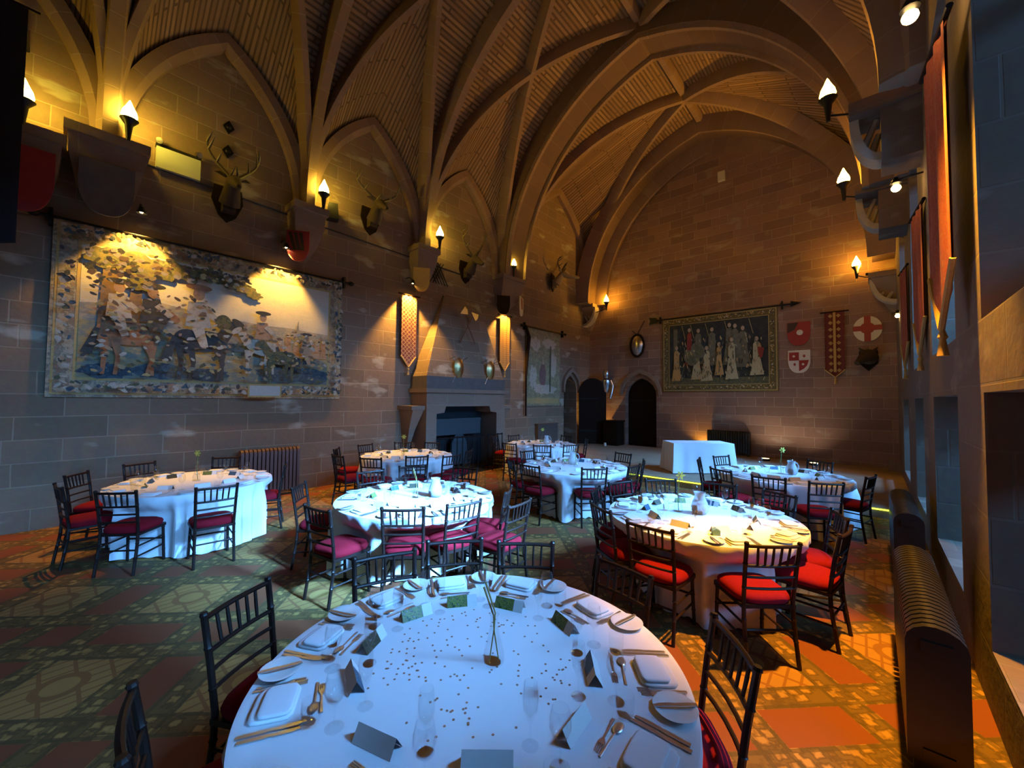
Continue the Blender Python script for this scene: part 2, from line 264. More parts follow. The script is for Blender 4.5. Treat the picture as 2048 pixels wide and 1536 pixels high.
lattice_cloth('banner_lattice', (0.17, 0.045, 0.04), (0.36, 0.23, 0.13), 9.0, 9.0, 'diag')
lattice_cloth('banner_bars', (0.42, 0.22, 0.06), (0.50, 0.30, 0.10), 1.0, 14.0, 'diag')
lattice_cloth('banner_diamonds', (0.13, 0.02, 0.015), (0.45, 0.30, 0.11), 5.5, 5.0, 'dia')
weave('banner_red', [(0.26, 0.035, 0.02), (0.40, 0.10, 0.04), (0.30, 0.05, 0.025), (0.46, 0.22, 0.07)], 14.0, stretch=(3, 3, 1))
# ------------------------------------------------------------------ mesh helpers
class MB:
    def __init__(s): s.v = []; s.f = []; s.mi = []; s.uv = []; s.m = 0
    def add(s, vs, fs, uvs=None):
        o = len(s.v); s.v += [tuple(p) for p in vs]
        for i, f in enumerate(fs):
            s.f.append([o + k for k in f]); s.mi.append(s.m); s.uv.append(uvs[i] if uvs else None)
        return s
    def box(s, x0, x1, y0, y1, z0, z1):
        v = [(x0, y0, z0), (x1, y0, z0), (x1, y1, z0), (x0, y1, z0), (x0, y0, z1), (x1, y0, z1), (x1, y1, z1), (x0, y1, z1)]
        return s.add(v, [(0, 3, 2, 1), (4, 5, 6, 7), (0, 1, 5, 4), (1, 2, 6, 5), (2, 3, 7, 6), (3, 0, 4, 7)])
    def frustum(s, b, t):            # two quads of four points, bottom and top
        return s.add(list(b) + list(t), [(3, 2, 1, 0), (4, 5, 6, 7), (0, 1, 5, 4), (1, 2, 6, 5), (2, 3, 7, 6), (3, 0, 4, 7)])
    def tube(s, pts, r, n=8, cap=True, flat=1.0):
        pts = [Vector(p) for p in pts]; k = len(pts); rr = r if isinstance(r, (list, tuple)) else [r] * k
        prev = None; vs = []
        for i, p in enumerate(pts):
            t = (pts[min(i + 1, k - 1)] - pts[max(i - 1, 0)])
            t = t.normalized() if t.length > 1e-9 else Vector((0, 0, 1))
            if prev is None:
                a = Vector((0, 0, 1)) if abs(t.z) < 0.9 else Vector((1, 0, 0)); u = t.cross(a).normalized()
            else: u = (prev - t * prev.dot(t)).normalized()
            prev = u; w = t.cross(u)
            for j in range(n):
                an = 2 * PI * j / n; vs.append(p + u * (rr[i] * math.cos(an)) + w * (rr[i] * flat * math.sin(an)))
        fs = [(i * n + j, i * n + (j + 1) % n, (i + 1) * n + (j + 1) % n, (i + 1) * n + j) for i in range(k - 1) for j in range(n)]
        if cap: fs += [tuple(reversed(range(n))), tuple(range((k - 1) * n, k * n))]
        return s.add(vs, fs)
    def lathe(s, prof, n=24, c=(0, 0, 0), arc=1.0):
        vs = [(c[0] + r * math.cos(2 * PI * j / n), c[1] + r * math.sin(2 * PI * j / n), c[2] + z) for r, z in prof for j in range(n)]
        k = len(prof); fs = [(i * n + j, i * n + (j + 1) % n, (i + 1) * n + (j + 1) % n, (i + 1) * n + j) for i in range(k - 1) for j in range(n)]
        if prof[0][0] > 1e-6 and arc == 1.0: fs.append(tuple(reversed(range(n))))
        if prof[-1][0] > 1e-6 and arc == 1.0: fs.append(tuple(range((k - 1) * n, k * n)))
        return s.add(vs, fs)
    def prism(s, poly, d0, d1, axis='y'):     # polygon in (a,b), extruded along an axis
        n = len(poly)
        def P(a, b, d): return {'y': (a, d, b), 'x': (d, a, b), 'z': (a, b, d)}[axis]
        vs = [P(a, b, d0) for a, b in poly] + [P(a, b, d1) for a, b in poly]
        fs = [tuple(range(n)), tuple(reversed(range(n, 2 * n)))] + [(i, n + i, n + (i + 1) % n, (i + 1) % n) for i in range(n)]
        return s.add(vs, fs)
    def ring(s, outer, inner, d0, d1, axis='y'):     # band between two polylines of equal length
        n = len(outer)
        for i in range(n - 1): s.prism([outer[i], outer[i + 1], inner[i + 1], inner[i]], d0, d1, axis)
        return s
    def grid(s, P, uvs=None):
        k, n = len(P), len(P[0]); vs = [p for row in P for p in row]
        fs = [(i * n + j, i * n + j + 1, (i + 1) * n + j + 1, (i + 1) * n + j) for i in range(k - 1) for j in range(n - 1)]
        uv = None
        if uvs: uv = [(uvs[i][j], uvs[i][j + 1], uvs[i + 1][j + 1], uvs[i + 1][j]) for i in range(k - 1) for j in range(n - 1)]
        return s.add(vs, fs, uv)
    def blob(s, c, r, n=12, m=8):
        vs = []; 
        for i in range(m + 1):
            t = PI * i / m
            for j in range(n):
                a = 2 * PI * j / n; vs.append((c[0] + r[0] * math.sin(t) * math.cos(a), c[1] + r[1] * math.sin(t) * math.sin(a), c[2] + r[2] * math.cos(t)))
        return s.add(vs, [(i * n + j, (i + 1) * n + j, (i + 1) * n + (j + 1) % n, i * n + (j + 1) % n) for i in range(m) for j in range(n)])
    def mesh(s, name, mats, smooth=None):
        me = bpy.data.meshes.new(name); me.from_pydata(s.v, [], s.f)
        for m in ([mats] if isinstance(mats, str) else mats): me.materials.append(MAT[m])
        if any(s.mi): me.polygons.foreach_set('material_index', s.mi)
        if any(u is not None for u in s.uv):
            lay = me.uv_layers.new(name='UVMap'); i = 0
            for f, u in zip(s.f, s.uv):
                for k in range(len(f)):
                    lay.data[i].uv = u[k] if u else (0, 0); i += 1
        if s.m != -1:
            bm = bmesh.new(); bm.from_mesh(me); bmesh.ops.remove_doubles(bm, verts=bm.verts, dist=1e-5)
            bmesh.ops.recalc_face_normals(bm, faces=bm.faces); bm.to_mesh(me); bm.free()
        if smooth is not None:
            me.polygons.foreach_set('use_smooth', [True] * len(me.polygons))
            if smooth < 180: me.set_sharp_from_angle(angle=rad(smooth))
        return me
    def build(s, name, mats, parent=None, smooth=40, loc=None, rotz=0.0):
        o = bpy.data.objects.new(name, s.mesh(name, mats, smooth)); C.objects.link(o)
        if parent: o.parent = parent
        if loc: o.location = loc
        if rotz: o.rotation_euler = (0, 0, rotz)
        return o
def tag(o, label, cat, group=None, kind=None):
    o['label'] = label; o['category'] = cat
    if group: o['group'] = group
    if kind: o['kind'] = kind
    return o
def thing(name, label, cat, loc=(0, 0, 0), rotz=0.0, group=None):
    o = bpy.data.objects.new(name, None); C.objects.link(o); o.location = loc; o.rotation_euler = (0, 0, rotz); o.empty_display_size = 0.1
    return tag(o, label, cat, group)
def struct(o, label=None, cat=None):
    o['kind'] = 'structure'
    if label: o['label'] = label
    if cat: o['category'] = cat
    return o
def dup(root, loc, rotz, label, group=None):
    r = root.copy(); C.objects.link(r); r.location = loc; r.rotation_euler = (0, 0, rotz); r['label'] = label
    if group: r['group'] = group
    for ch in list(root.children):
        c = ch.copy(); C.objects.link(c); c.parent = r
        for g in ch.children:
            d = g.copy(); C.objects.link(d); d.parent = c
    return r
def place(root, used, loc, rotz, label, group):
    if not used:
        used.append(1); root.location = loc; root.rotation_euler = (0, 0, rotz); root['label'] = label; root['group'] = group
        return root
    return dup(root, loc, rotz, label, group)
# a wall-hung thing is modelled facing -y, x to the viewer's right
def on_left(u, z, off=0.0): return (XL + off, u, z), PI / 2
def on_end(u, z, off=0.0): return (u, YE - off, z), 0.0
def on_right(u, z, off=0.0): return (XR - off, u, z), -PI / 2
# ------------------------------------------------------------------ the hall: floor, walls, stage
mb = MB(); mb.box(XL - 0.6, 2.4, YB - 0.6, YE + 0.6, -0.25, 0.0); struct(mb.build('floor', 'encaustic_tiles', smooth=None), 'floor of patterned buff and red tiles laid diagonally', 'floor')
mb = MB()
mb.box(XL - 0.6, XL, YB - 0.6, 13.05, 0, 12.5); mb.box(XL - 0.6, XL, 13.95, YE + 0.6, 0, 12.5)
DA = [(13.05, 2.2), (13.06, 2.42), (13.14, 2.62), (13.30, 2.78), (13.5, 2.90), (13.70, 2.78), (13.86, 2.62), (13.94, 2.42), (13.95, 2.2)]
mb.prism(DA + [(13.95, 12.5), (13.05, 12.5)], XL - 0.6, XL, 'x')
struct(mb.build('wall_left', 'ashlar', smooth=None), 'long wall of pinkish sandstone blocks with hangings', 'wall')
mb = MB(); x0, x1, xm = -7.36, -6.10, -6.73
mb.box(XL - 0.6, x0, YE, YE + 0.6, 0, 12.9); mb.box(x1, 2.4, YE, YE + 0.6, 0, 12.9)
EA = [(x0, 2.1), (x0 + 0.02, 2.30), (x0 + 0.13, 2.52), (x0 + 0.33, 2.70), (xm, 2.83), (x1 - 0.33, 2.70), (x1 - 0.13, 2.52), (x1 - 0.02, 2.30), (x1, 2.1)]
mb.prism(EA + [(x1, 12.9), (x0, 12.9)], YE, YE + 0.6)
mb.box(XL - 0.6, 2.4, YE + 0.6, YE + 0.7, 0, 12.9)
struct(mb.build('wall_end', 'ashlar_end', smooth=None), 'end wall of sandstone blocks behind the stage', 'wall')
mb = MB(); mb.box(XL - 0.6, 2.4, YB - 0.6, YB, 0, 12.9); struct(mb.build('wall_back', 'ashlar', smooth=None))
# right wall with two tiers of deep window embrasures
mb = MB(); XO = 1.75
edges = [YB] + [e for w in WIN for e in w] + [YE]
for k in range(0, len(edges), 2): mb.box(XR, XO, edges[k], edges[k + 1], 0, 12.5)
for a, b in WIN:
    mb.box(XR, XO, a, b, 0, 0.42)
    mb.prism([(XR, 2.03), (XO, 2.03), (XO, 3.15), (XR, 2.50)], a, b)
    mb.box(XR, XO, a, b, 5.8, 12.5)
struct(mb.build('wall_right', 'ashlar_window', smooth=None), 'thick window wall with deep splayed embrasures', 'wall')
for i, (a, b) in enumerate(WIN):
    for j, (z0, z1) in enumerate(((0.42, 2.03), (3.15, 5.8))):
        f = MB(); xs = 1.66
        f.box(xs, xs + 0.06, a, a + 0.06, z0, z1); f.box(xs, xs + 0.06, b - 0.06, b, z0, z1); f.box(xs, xs + 0.06, a, b, z0, z0 + 0.06); f.box(xs, xs + 0.06, a, b, z1 - 0.06, z1)
        f.box(xs, xs + 0.06, (a + b) / 2 - 0.04, (a + b) / 2 + 0.04, z0, z1)
        if j: f.box(xs, xs + 0.06, a, b, 4.7, 4.78)
        o = struct(f.build('window_%d' % (2 * i + j + 1), 'iron', smooth=None), None, None)
        g = MB(); g.box(xs + 0.025, xs + 0.035, a + 0.05, b - 0.05, z0 + 0.05, z1 - 0.05); g.build('pane', 'window_glass', o, None)
# stage
mb = MB(); SY = 9.30
mb.prism([(-5.25, SY), (XR, SY), (XR, YE), (XL, YE), (XL, 10.15), (-5.25, 10.15)], 0.0, ZT, 'z')
struct(mb.build('floor_stage', 'stage_boards', smooth=None), 'low boarded stage across the far end of the hall', 'stage')
mb = MB(); mb.box(-5.24, XR - 0.02, SY - 0.014, SY, ZT - 0.035, ZT - 0.015); tag(mb.build('led_strip', 'led_strip', smooth=None), 'glowing yellow-green light strip along the front edge of the stage', 'light strip')
# ------------------------------------------------------------------ vault
XC = (XL + XR) / 2; A = XR - XC; ZS, RISE = 5.9, 5.8; R = (A * A + RISE * RISE) / (2 * A); PH = math.acos(1 - A / R)
def shear(y, x): return y + 0.05 * (x - XL)
def vp(t, side):            # main arch, t = 0 springing .. 1 ridge
    d = R * (1 - math.cos(PH * t)); z = ZS + R * math.sin(PH * t)
    return (XL + d if side < 0 else XR - d), z, d
def tn_of(d): return math.acos(1 - d / R) / PH
PIERS = [-5.65, -2.65, 0.30, 3.25, 6.20, 9.20]
bays = [(PIERS[i], PIERS[i + 1], A / 2, 2.75) for i in range(5)] + [(9.95, 15.0, A * 0.985, 4.15)]
vb = MB()
def larch(y0, y1, s, half, rise):       # lunette arch on the wall, s 0..1 from springing to apex
    a = (y1 - y0) / 2; r = (a * a + rise * rise) / (2 * a) if rise > a else a
    if rise > a:
        ph = math.acos(1 - a / r); d = r * (1 - math.cos(ph * s)); z = r * math.sin(ph * s)
    else: d = a * (1 - math.cos(PI / 2 * s)); z = rise * math.sin(PI / 2 * s)
    return (y0 + d if half == 0 else y1 - d), ZS + z
K = 14
for (y0, y1, dn, rise) in bays:
    tn = tn_of(dn); ym = (y0 + y1) / 2; gap = 0.0
    for side in (-1, 1):
        for half in (0, 1):
            G = []
            for i in range(K + 1):
                t = tn * i / K; x, z, d = vp(t, side); fr = d / dn
                y = (y0 + (ym - y0) * fr) if half == 0 else (y1 - (y1 - ym) * fr)
                G.append((x, y, z, t))
            # lunette cell: ruled from the wall arch to the groin
            rows, uvr = [], []; arc = 0.0; prevp = None
            for i in range(K + 1):
                ly, lz = larch(y0, y1, i / K, half, rise); xw = XL if side < 0 else XR
                gx, gy, gz, _ = G[i]
                if prevp: arc += math.hypot(ly - prevp[0], lz - prevp[1])
                prevp = (ly, lz); row = []; ur = []
                for j in range(7):
                    q = j / 6; p = Vector((xw, ly, lz)).lerp(Vector((gx, gy, gz)), q); row.append((p.x, shear(p.y, p.x), p.z)); ur.append(((p - Vector((xw, ly, lz))).length, arc))
                rows.append(row); uvr.append(ur)
            vb.grid(rows, uvr)
            # main cell below the node
            rows, uvr = [], []
            for i in range(K + 1):
                gx, gy, gz, t = G[i]; ye = y0 if half == 0 else y1; row = []; ur = []
                for j in range(4):
                    y = ye + (gy - ye) * j / 3; row.append((gx, shear(y, gx), gz)); ur.append((y, R * PH * t))
                rows.append(row); uvr.append(ur)
            vb.grid(rows, uvr)
        rows, uvr = [], []
        for i in range(K + 1):
            t = tn + (1 - tn) * i / K; x, z, d = vp(t, side); row = []; ur = []
            for j in range(7):
                y = y0 + (y1 - y0) * j / 6; row.append((x, shear(y, x), z)); ur.append((y, R * PH * t))
            rows.append(row); uvr.append(ur)
        vb.grid(rows, uvr)
for (y0, y1) in ((9.20, 9.95), (15.0, 15.7), (-6.6, -5.65)):
    for side in (-1, 1):
        rows, uvr = [], []
        for i in range(2 * K + 1):
            t = i / (2 * K); x, z, d = vp(t, side)
            rows.append([(x, shear(y0, x), z), (x, shear(y1, x), z)]); uvr.append([(y0, R * PH * t), (y1, R * PH * t)])
        vb.grid(rows, uvr)
struct(vb.build('ceiling', 'vault_courses', smooth=35), 'ribbed stone vault with thin fanning courses', 'ceiling')
NT = [0]
def sweep(pts, nrm, w, dep, label, mat='rib_stone', back=0.06, sq=False):
    mb = MB(); prof = [(-w / 2, -back), (-w / 2, dep * 0.5), (-w / 2, dep), (w / 2, dep), (w / 2, dep * 0.5), (w / 2, -back)] if sq else [(-w / 2, -back), (-w / 2, dep * 0.55), (-w * 0.28, dep), (w * 0.28, dep), (w / 2, dep * 0.55), (w / 2, -back)]
    rows, uv = [], []; arc = 0.0; k = len(pts); lens = [0.0]
    for a, b in zip(prof, prof[1:]): lens.append(lens[-1] + math.hypot(a[0] - b[0], a[1] - b[1]))
    for i in range(k):
        p = Vector(pts[i]); t = (Vector(pts[min(i + 1, k - 1)]) - Vector(pts[max(i - 1, 0)])).normalized(); n = Vector(nrm[i]); n = (n - t * n.dot(t)).normalized(); s = t.cross(n)
        if i: arc += (p - Vector(pts[i - 1])).length
        rows.append([tuple(p + s * a + n * b) for a, b in prof]); uv.append([(arc, l) for l in lens])
    mb.grid(rows, uv); NT[0] += 1
    mb.add(rows[0], [tuple(range(6))]); mb.add(rows[-1], [tuple(range(6))])
    return struct(mb.build('trim_%d' % NT[0], mat, smooth=30), label, 'rib')
def main_n(t, side):
    an = PH * t; return (math.cos(an) * (1 if side < 0 else -1), 0, -math.sin(an))
def rib_plan(side, ya, yb, t1, w, dep, label):
    pts, nr = [], []; d1 = vp(t1, side)[2]
    for i in range(29):
        t = t1 * i / 28; x, z, d = vp(t, side); y = ya + (yb - ya) * d / d1
        pts.append((x, shear(y, x), z)); nr.append(main_n(t, side))
    sweep(pts, nr, w, dep, label)
def full_arch(y, w, dep, label, inset=0.0, mat='rib_stone', sq=False):
    pts, nr = [], []
    for i in range(25): x, z, d = vp(i / 24, -1); pts.append((x, shear(y, x), z)); nr.append(main_n(i / 24, -1))
    for i in range(23, -1, -1): x, z, d = vp(i / 24, 1); pts.append((x, shear(y, x), z)); nr.append(main_n(i / 24, 1))
    nr[24] = (0, 0, -1)
    if inset: pts = [(p[0] + n[0] * inset, p[1], p[2] + n[2] * inset) for p, n in zip(pts, nr)]
    sweep(pts, nr, w, dep, label, mat, 0.06, sq)
for y in PIERS[:-1]: full_arch(y, 0.30, 0.40, 'transverse stone rib of the vault')
full_arch(9.58, 1.05, 0.50, 'broad band of the heavy double arch', mat='shaded_band_stone', sq=True)
full_arch(9.16, 0.17, 0.60, 'nearer roll of the heavy double arch'); full_arch(10.0, 0.17, 0.60, 'farther roll of the heavy double arch')
full_arch(14.30, 0.80, 0.46, 'outer order of the end arch', mat='shaded_band_stone', sq=True); full_arch(13.95, 0.15, 0.56, 'roll of the outer end arch')
full_arch(14.85, 0.34, 0.85, 'inner order of the end arch', mat='shaded_band_stone', sq=True); full_arch(14.70, 0.13, 0.93, 'roll of the inner end arch')
for i, y in enumerate(PIERS):
    for side in (-1, 1):
        if i < 5: rib_plan(side, y, PIERS[i + 1] if i < 5 else y, 1.0, 0.20, 0.34, 'diagonal stone rib of the vault')
        if i > 0: rib_plan(side, y, PIERS[i - 1], 1.0, 0.20, 0.34, 'diagonal stone rib of the vault')
for side in (-1, 1):
    rib_plan(side, 9.95, 12.47, 1.0, 0.20, 0.34, 'diagonal stone rib above the stage'); rib_plan(side, 14.6, 12.47, 1.0, 0.20, 0.34, 'diagonal stone rib above the stage')
pts = [(XC, shear(y, XC), ZS + RISE) for y in [-6 + 0.5 * k for k in range(41)]]; sweep(pts, [(0, 0, -1)] * 41, 0.24, 0.22, 'ridge rib along the crown of the vault')
for (y0, y1, dn, rise) in bays:
    for side in (-1, 1):
        pts, nr = [], []
        for half, rng in ((0, range(0, 17)), (1, range(15, -1, -1))):
            for i in rng:
                ly, lz = larch(y0, y1, i / 16, half, rise); pts.append((XL + 0.05 if side < 0 else XR - 0.05, shear(ly, XL if side < 0 else XR), lz)); nr.append((0, (y0 + y1) / 2 - ly, ZS - 0.5 - lz))
        sweep(pts, nr, 0.30, 0.20, 'pointed stone arch against the wall')
# corbels under the ribs
def corbel(side, y, w, label, zt=5.92):
    mb = MB(); s = 1 if side < 0 else -1; xw = XL if side < 0 else XR
    def q(p, hw, z): return [(xw - 0.05 * s, y - hw, z), (xw + p * s, y - hw, z), (xw + p * s, y + hw, z), (xw - 0.05 * s, y + hw, z)]
    mb.frustum(q(0.50, w / 2 + 0.04, zt - 0.14), q(0.50, w / 2 + 0.04, zt)); mb.frustum(q(0.40, w / 2 - 0.02, zt - 0.42), q(0.44, w / 2, zt - 0.14))
    mb.frustum(q(0.26, w / 2 - 0.10, zt - 0.78), q(0.40, w / 2 - 0.02, zt - 0.42)); mb.frustum(q(0.04, 0.06, zt - 1.12), q(0.26, w / 2 - 0.10, zt - 0.78))
    NT[0] += 1; struct(mb.build('trim_%d' % NT[0], 'dressed', smooth=None), label, 'corbel')
for y, w in ((-2.65, 0.7), (0.30, 0.85), (3.25, 0.62), (6.20, 0.62), (9.55, 1.0)): corbel(-1, y, w, 'tapering stone corbel carrying the vault ribs')
for y, w in ((7.25, 0.6), (10.1, 0.8)):
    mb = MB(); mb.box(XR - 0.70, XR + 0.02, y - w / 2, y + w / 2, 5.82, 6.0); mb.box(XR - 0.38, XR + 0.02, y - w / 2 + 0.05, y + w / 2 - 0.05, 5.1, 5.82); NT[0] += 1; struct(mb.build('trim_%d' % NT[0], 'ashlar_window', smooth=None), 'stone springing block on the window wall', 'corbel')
corbel(-1, -0.52, 0.7, 'flat-topped stone corbel lit by a torch lamp', 5.66)
mb = MB(); mb.box(XL - 0.02, XL + 0.55, 14.3, YE + 0.02, 5.78, 5.92); mb.frustum([(XL, 14.85, 4.9), (XL + 0.1, 14.85, 4.9), (XL + 0.1, YE, 4.9), (XL, YE, 4.9)], [(XL, 14.35, 5.78), (XL + 0.5, 14.35, 5.78), (XL + 0.5, YE, 5.78), (XL, YE, 5.78)])
NT[0] += 1; struct(mb.build('trim_%d' % NT[0], 'dressed', smooth=None), 'corner corbel above the open arched door', 'corbel')
mb = MB(); mb.box(XR - 0.55, XR + 0.02, 14.3, YE + 0.02, 5.3, 5.44); mb.frustum([(XR - 0.1, 14.85, 4.4), (XR, 14.85, 4.4), (XR, YE, 4.4), (XR - 0.1, YE, 4.4)], [(XR - 0.5, 14.35, 5.3), (XR, 14.35, 5.3), (XR, YE, 5.3), (XR - 0.5, YE, 5.3)])
NT[0] += 1; struct(mb.build('trim_%d' % NT[0], 'dressed', smooth=None), 'corner corbel beside the window wall', 'corbel')
# pale carved scroll brackets under corbels
def scroll(loc, rz, label, out=0.70, drop=0.66, w=0.30):
    mb = MB(); rows = []
    for i in range(15):
        a = PI / 2 * i / 14; y, z = -out * math.cos(a), -drop * math.sin(a); ny, nz = math.cos(a) * 0.10, math.sin(a) * 0.10
        rows.append([(-w / 2, y, z), (w / 2, y, z), (w / 2, y + ny, z + nz), (-w / 2, y + ny, z + nz), (-w / 2, y, z)])
    mb.grid(rows); mb.add(rows[0][:4], [(0, 1, 2, 3)]); mb.add(rows[-1][:4], [(0, 1, 2, 3)])
    mb.tube([(0, -0.04, -0.02), (0, -out * 0.62, -drop * 0.66)], [0.035, 0.05], 6); mb.tube([(0, -0.02, -drop * 0.35), (0, -out * 0.36, -drop * 0.84)], [0.035, 0.05], 6)
    tag(mb.build('scroll_bracket', 'carved_pale', None, 40, loc, rz), label, 'bracket', 'carved scroll brackets')
scroll((XR - 0.38, 7.25, 5.82), -PI / 2, 'pale curved scroll bracket under the higher springing block of the window wall', 0.32, 0.64)
scroll((XR - 0.38, 10.1, 5.82), -PI / 2, 'pale curved scroll bracket under the farther springing block of the window wall', 0.32, 0.64)
scroll((XR, 14.6, 5.28), -PI / 2, 'pale curved scroll bracket above the round cross shield', 0.53, 0.70)
scroll((XL, 14.55, 5.76), PI / 2, 'pale curved scroll bracket over the open arched door', 0.6, 0.75)
for (x, y, z), tt, p, sz in VAULT_FILL:  # housings made up to carry the added vault fill spots
    t = thing('added_uplight', 'added uplight on the ' + ('window wall corner corbel' if x > -4 else 'corner corbel above the arched doors'), 'wall lamp', (x, y, z - 0.10), 0, 'added uplights on the corbels')
    mb = MB(); mb.lathe([(0.05, 0), (0.055, 0.06)], 14, arc=0.5); mb.lathe([(0.0, 0.0), (0.05, 0.0)], 14, arc=0.5); mb.build('housing', 'iron', t)
# ------------------------------------------------------------------ doors
def arch_leaf(w, h1, h, n=8):
    p = [(-w / 2, 0), (-w / 2, h1)]
    for i in range(1, n): 
        a = i / n; p.append((-w / 2 * (1 - a) ** 1.0 * 1.0 if False else -w / 2 * math.cos(a * PI / 2) ** 0.9, h1 + (h - h1) * math.sin(a * PI / 2) ** 1.0))
    p.append((0, h)); q = [(-a, b) for a, b in reversed(p[:-1])]
    return p + q
d = struct(thing('door_1', 'closed dark arched oak door in the end wall', 'door', (xm, YE + 0.30, ZT)))
mb = MB(); mb.prism(arch_leaf(1.30, 1.95, 2.70), -0.03, 0.03); mb.build('leaf', 'dark_oak', d, None)
mb = MB(); mb.tube([(0.45 + 0.05 * math.cos(a), -0.05, 1.0 + 0.05 * math.sin(a)) for a in [2 * PI * k / 12 for k in range(13)]], 0.008, 6); mb.build('ring_handle', 'iron', d)
mb = MB()
for z in (0.45, 1.75): mb.box(-0.6, 0.35, -0.04, -0.03, z, z + 0.05)
mb.build('strap_hinge', 'iron', d, None)
ang = math.atan2(14.62 - 13.95, -8.05 + 8.92)
d = struct(thing('door_2', 'open dark arched oak door swung out at the hall corner', 'door', (-8.92, 13.97, ZT), ang))
mb = MB(); mb.prism([(x + 0.57, z) for x, z in arch_leaf(1.10, 2.0, 2.66)], -0.03, 0.03); mb.build('leaf', 'dark_oak', d, None)
mb = MB()
for z in (0.5, 1.8): mb.box(0.04, 0.85, -0.042, -0.03, z, z + 0.05)
mb.build('strap_hinge', 'iron', d, None)
mb = MB(); mb.box(XL - 1.8, XL - 1.7, 12.6, 14.4, 0, 3.2); mb.box(XL - 1.7, XL - 0.6, 12.6, 12.7, 0, 3.2); mb.box(XL - 1.7, XL - 0.6, 14.3, 14.4, 0, 3.2); mb.box(XL - 1.8, XL - 0.6, 12.6, 14.4, 3.2, 3.3)
struct(mb.build('wall_passage', 'ashlar', smooth=None))
# door surrounds (hood moulds)
def offset_arch(pts, c, k): return [((p[0] - c[0]) * k + c[0], (p[1] - c[1]) * k + c[1]) for p in pts]
mb = MB(); mb.ring(offset_arch(EA, (xm, 1.9), 1.36), offset_arch(EA, (xm, 1.9), 1.20), YE - 0.12, YE + 0.02); NT[0] += 1; struct(mb.build('trim_%d' % NT[0], 'dressed', smooth=None), 'stone hood mould over the closed arched door', 'moulding')
mb = MB(); mb.ring(offset_arch(DA, (13.5, 2.0), 1.36), offset_arch(DA, (13.5, 2.0), 1.18), XL - 0.02, XL + 0.12, 'x'); NT[0] += 1; struct(mb.build('trim_%d' % NT[0], 'dressed', smooth=None), 'stone hood mould over the open doorway', 'moulding')
mb = MB(); mb.box(0.3, XR + 0.02, 14.4, YE, ZT, 0.45); NT[0] += 1; struct(mb.build('trim_%d' % NT[0], 'dressed', smooth=None), 'pale stone plinth block in the far corner', 'plinth')
# ------------------------------------------------------------------ fireplace
fp = thing('fireplace', 'tall stone fireplace with tapering hood on the long wall', 'fireplace', (-8.3, 7.45, 0), PI / 2)
FX = 0.7                                                       # depth to the wall
mb = MB(); mb.prism([(-1.42, 0), (-1.10, 0), (-1.10, 1.55), (-0.85, 1.58), (-0.80, 1.74), (0.80, 1.74), (0.85, 1.58), (1.10, 1.55), (1.10, 0), (1.45, 0), (1.45, 2.10), (-1.42, 2.10)], 0.0, FX)
mb.build('surround', 'dressed', fp, None)
mb = MB(); mb.box(-1.50, 1.55, -0.10, FX, 2.10, 2.20); mb.build('mantel_shelf', 'dressed', fp, None)
mb = MB(); mb.box(-1.43, 1.44, -0.01, FX, 2.20, 2.52); mb.build('hood_base', 'slate_grey', fp, None)
mb = MB(); mb.frustum([(-1.43, 0, 2.52), (1.40, 0, 2.52), (1.40, FX, 2.52), (-1.43, FX, 2.52)], [(-0.42, FX - 0.06, 4.85), (0.92, FX - 0.06, 4.85), (0.92, FX, 4.85), (-0.42, FX, 4.85)]); mb.build('hood', 'ashlar', fp, None)
for a, b in ((-1.78, -1.42), (1.45, 1.83)):
    mb = MB(); mb.box(a - 0.03, b + 0.0, 0.06, FX, 1.66, 1.76)
    m_ = (a + b) / 2
    mb.frustum([(m_ - 0.04, 0.5, 0.70), (m_ + 0.04, 0.5, 0.70), (m_ + 0.04, FX, 0.70), (m_ - 0.04, FX, 0.70)], [(m_ - 0.09, 0.34, 1.15), (m_ + 0.09, 0.34, 1.15), (m_ + 0.09, FX, 1.15), (m_ - 0.09, FX, 1.15)])
    mb.frustum([(m_ - 0.09, 0.34, 1.15), (m_ + 0.09, 0.34, 1.15), (m_ + 0.09, FX, 1.15), (m_ - 0.09, FX, 1.15)], [(a + 0.03, 0.1, 1.66), (b - 0.0, 0.1, 1.66), (b - 0.0, FX, 1.66), (a + 0.03, FX, 1.66)])
    mb.build('side_bracket', 'dressed', fp, None)
mb = MB(); mb.box(-1.10, 1.10, FX - 0.05, FX, 0, 1.74); mb.build('hearth_back', 'soot', fp, None)
mb = MB(); mb.box(-0.95, 0.75, 0.32, 0.36, 0.95, 1.33); mb.box(-0.95, 0.75, 0.30, 0.60, 1.33, 1.40); mb.build('stove_hood', 'hearth_teal', fp, None)
mb = MB(); mb.prism([(-0.35, 0.1), (0.35, 0.1), (0.28, 0.7), (0.1, 1.0), (-0.1, 1.0), (-0.28, 0.7)], 0.38, 0.42); mb.build('fireback', 'hearth_teal', fp, None)
fg = thing('fire_guard', 'black iron fire guard of upright bars before the fireplace', 'fire guard', (-8.10, 7.45, 0), PI / 2)
mb = MB(); mb.tube([(-1.15, 0, 0.93), (1.15, 0, 0.93)], 0.018, 8); mb.tube([(-1.15, 0, 0.08), (1.15, 0, 0.08)], 0.018, 8); mb.build('rail', 'iron', fg)
bar = MB(); bar.tube([(0, 0, 0.0), (0, 0, 0.90), (0, 0, 0.96)], [0.012, 0.012, 0.02], 6); bme = bar.mesh('bar', 'iron', 40)
for k in range(13):
    o = bpy.data.objects.new('bar', bme); C.objects.link(o); o.parent = fg; o.location = (-1.14 + 2.28 * k / 12, 0, 0)
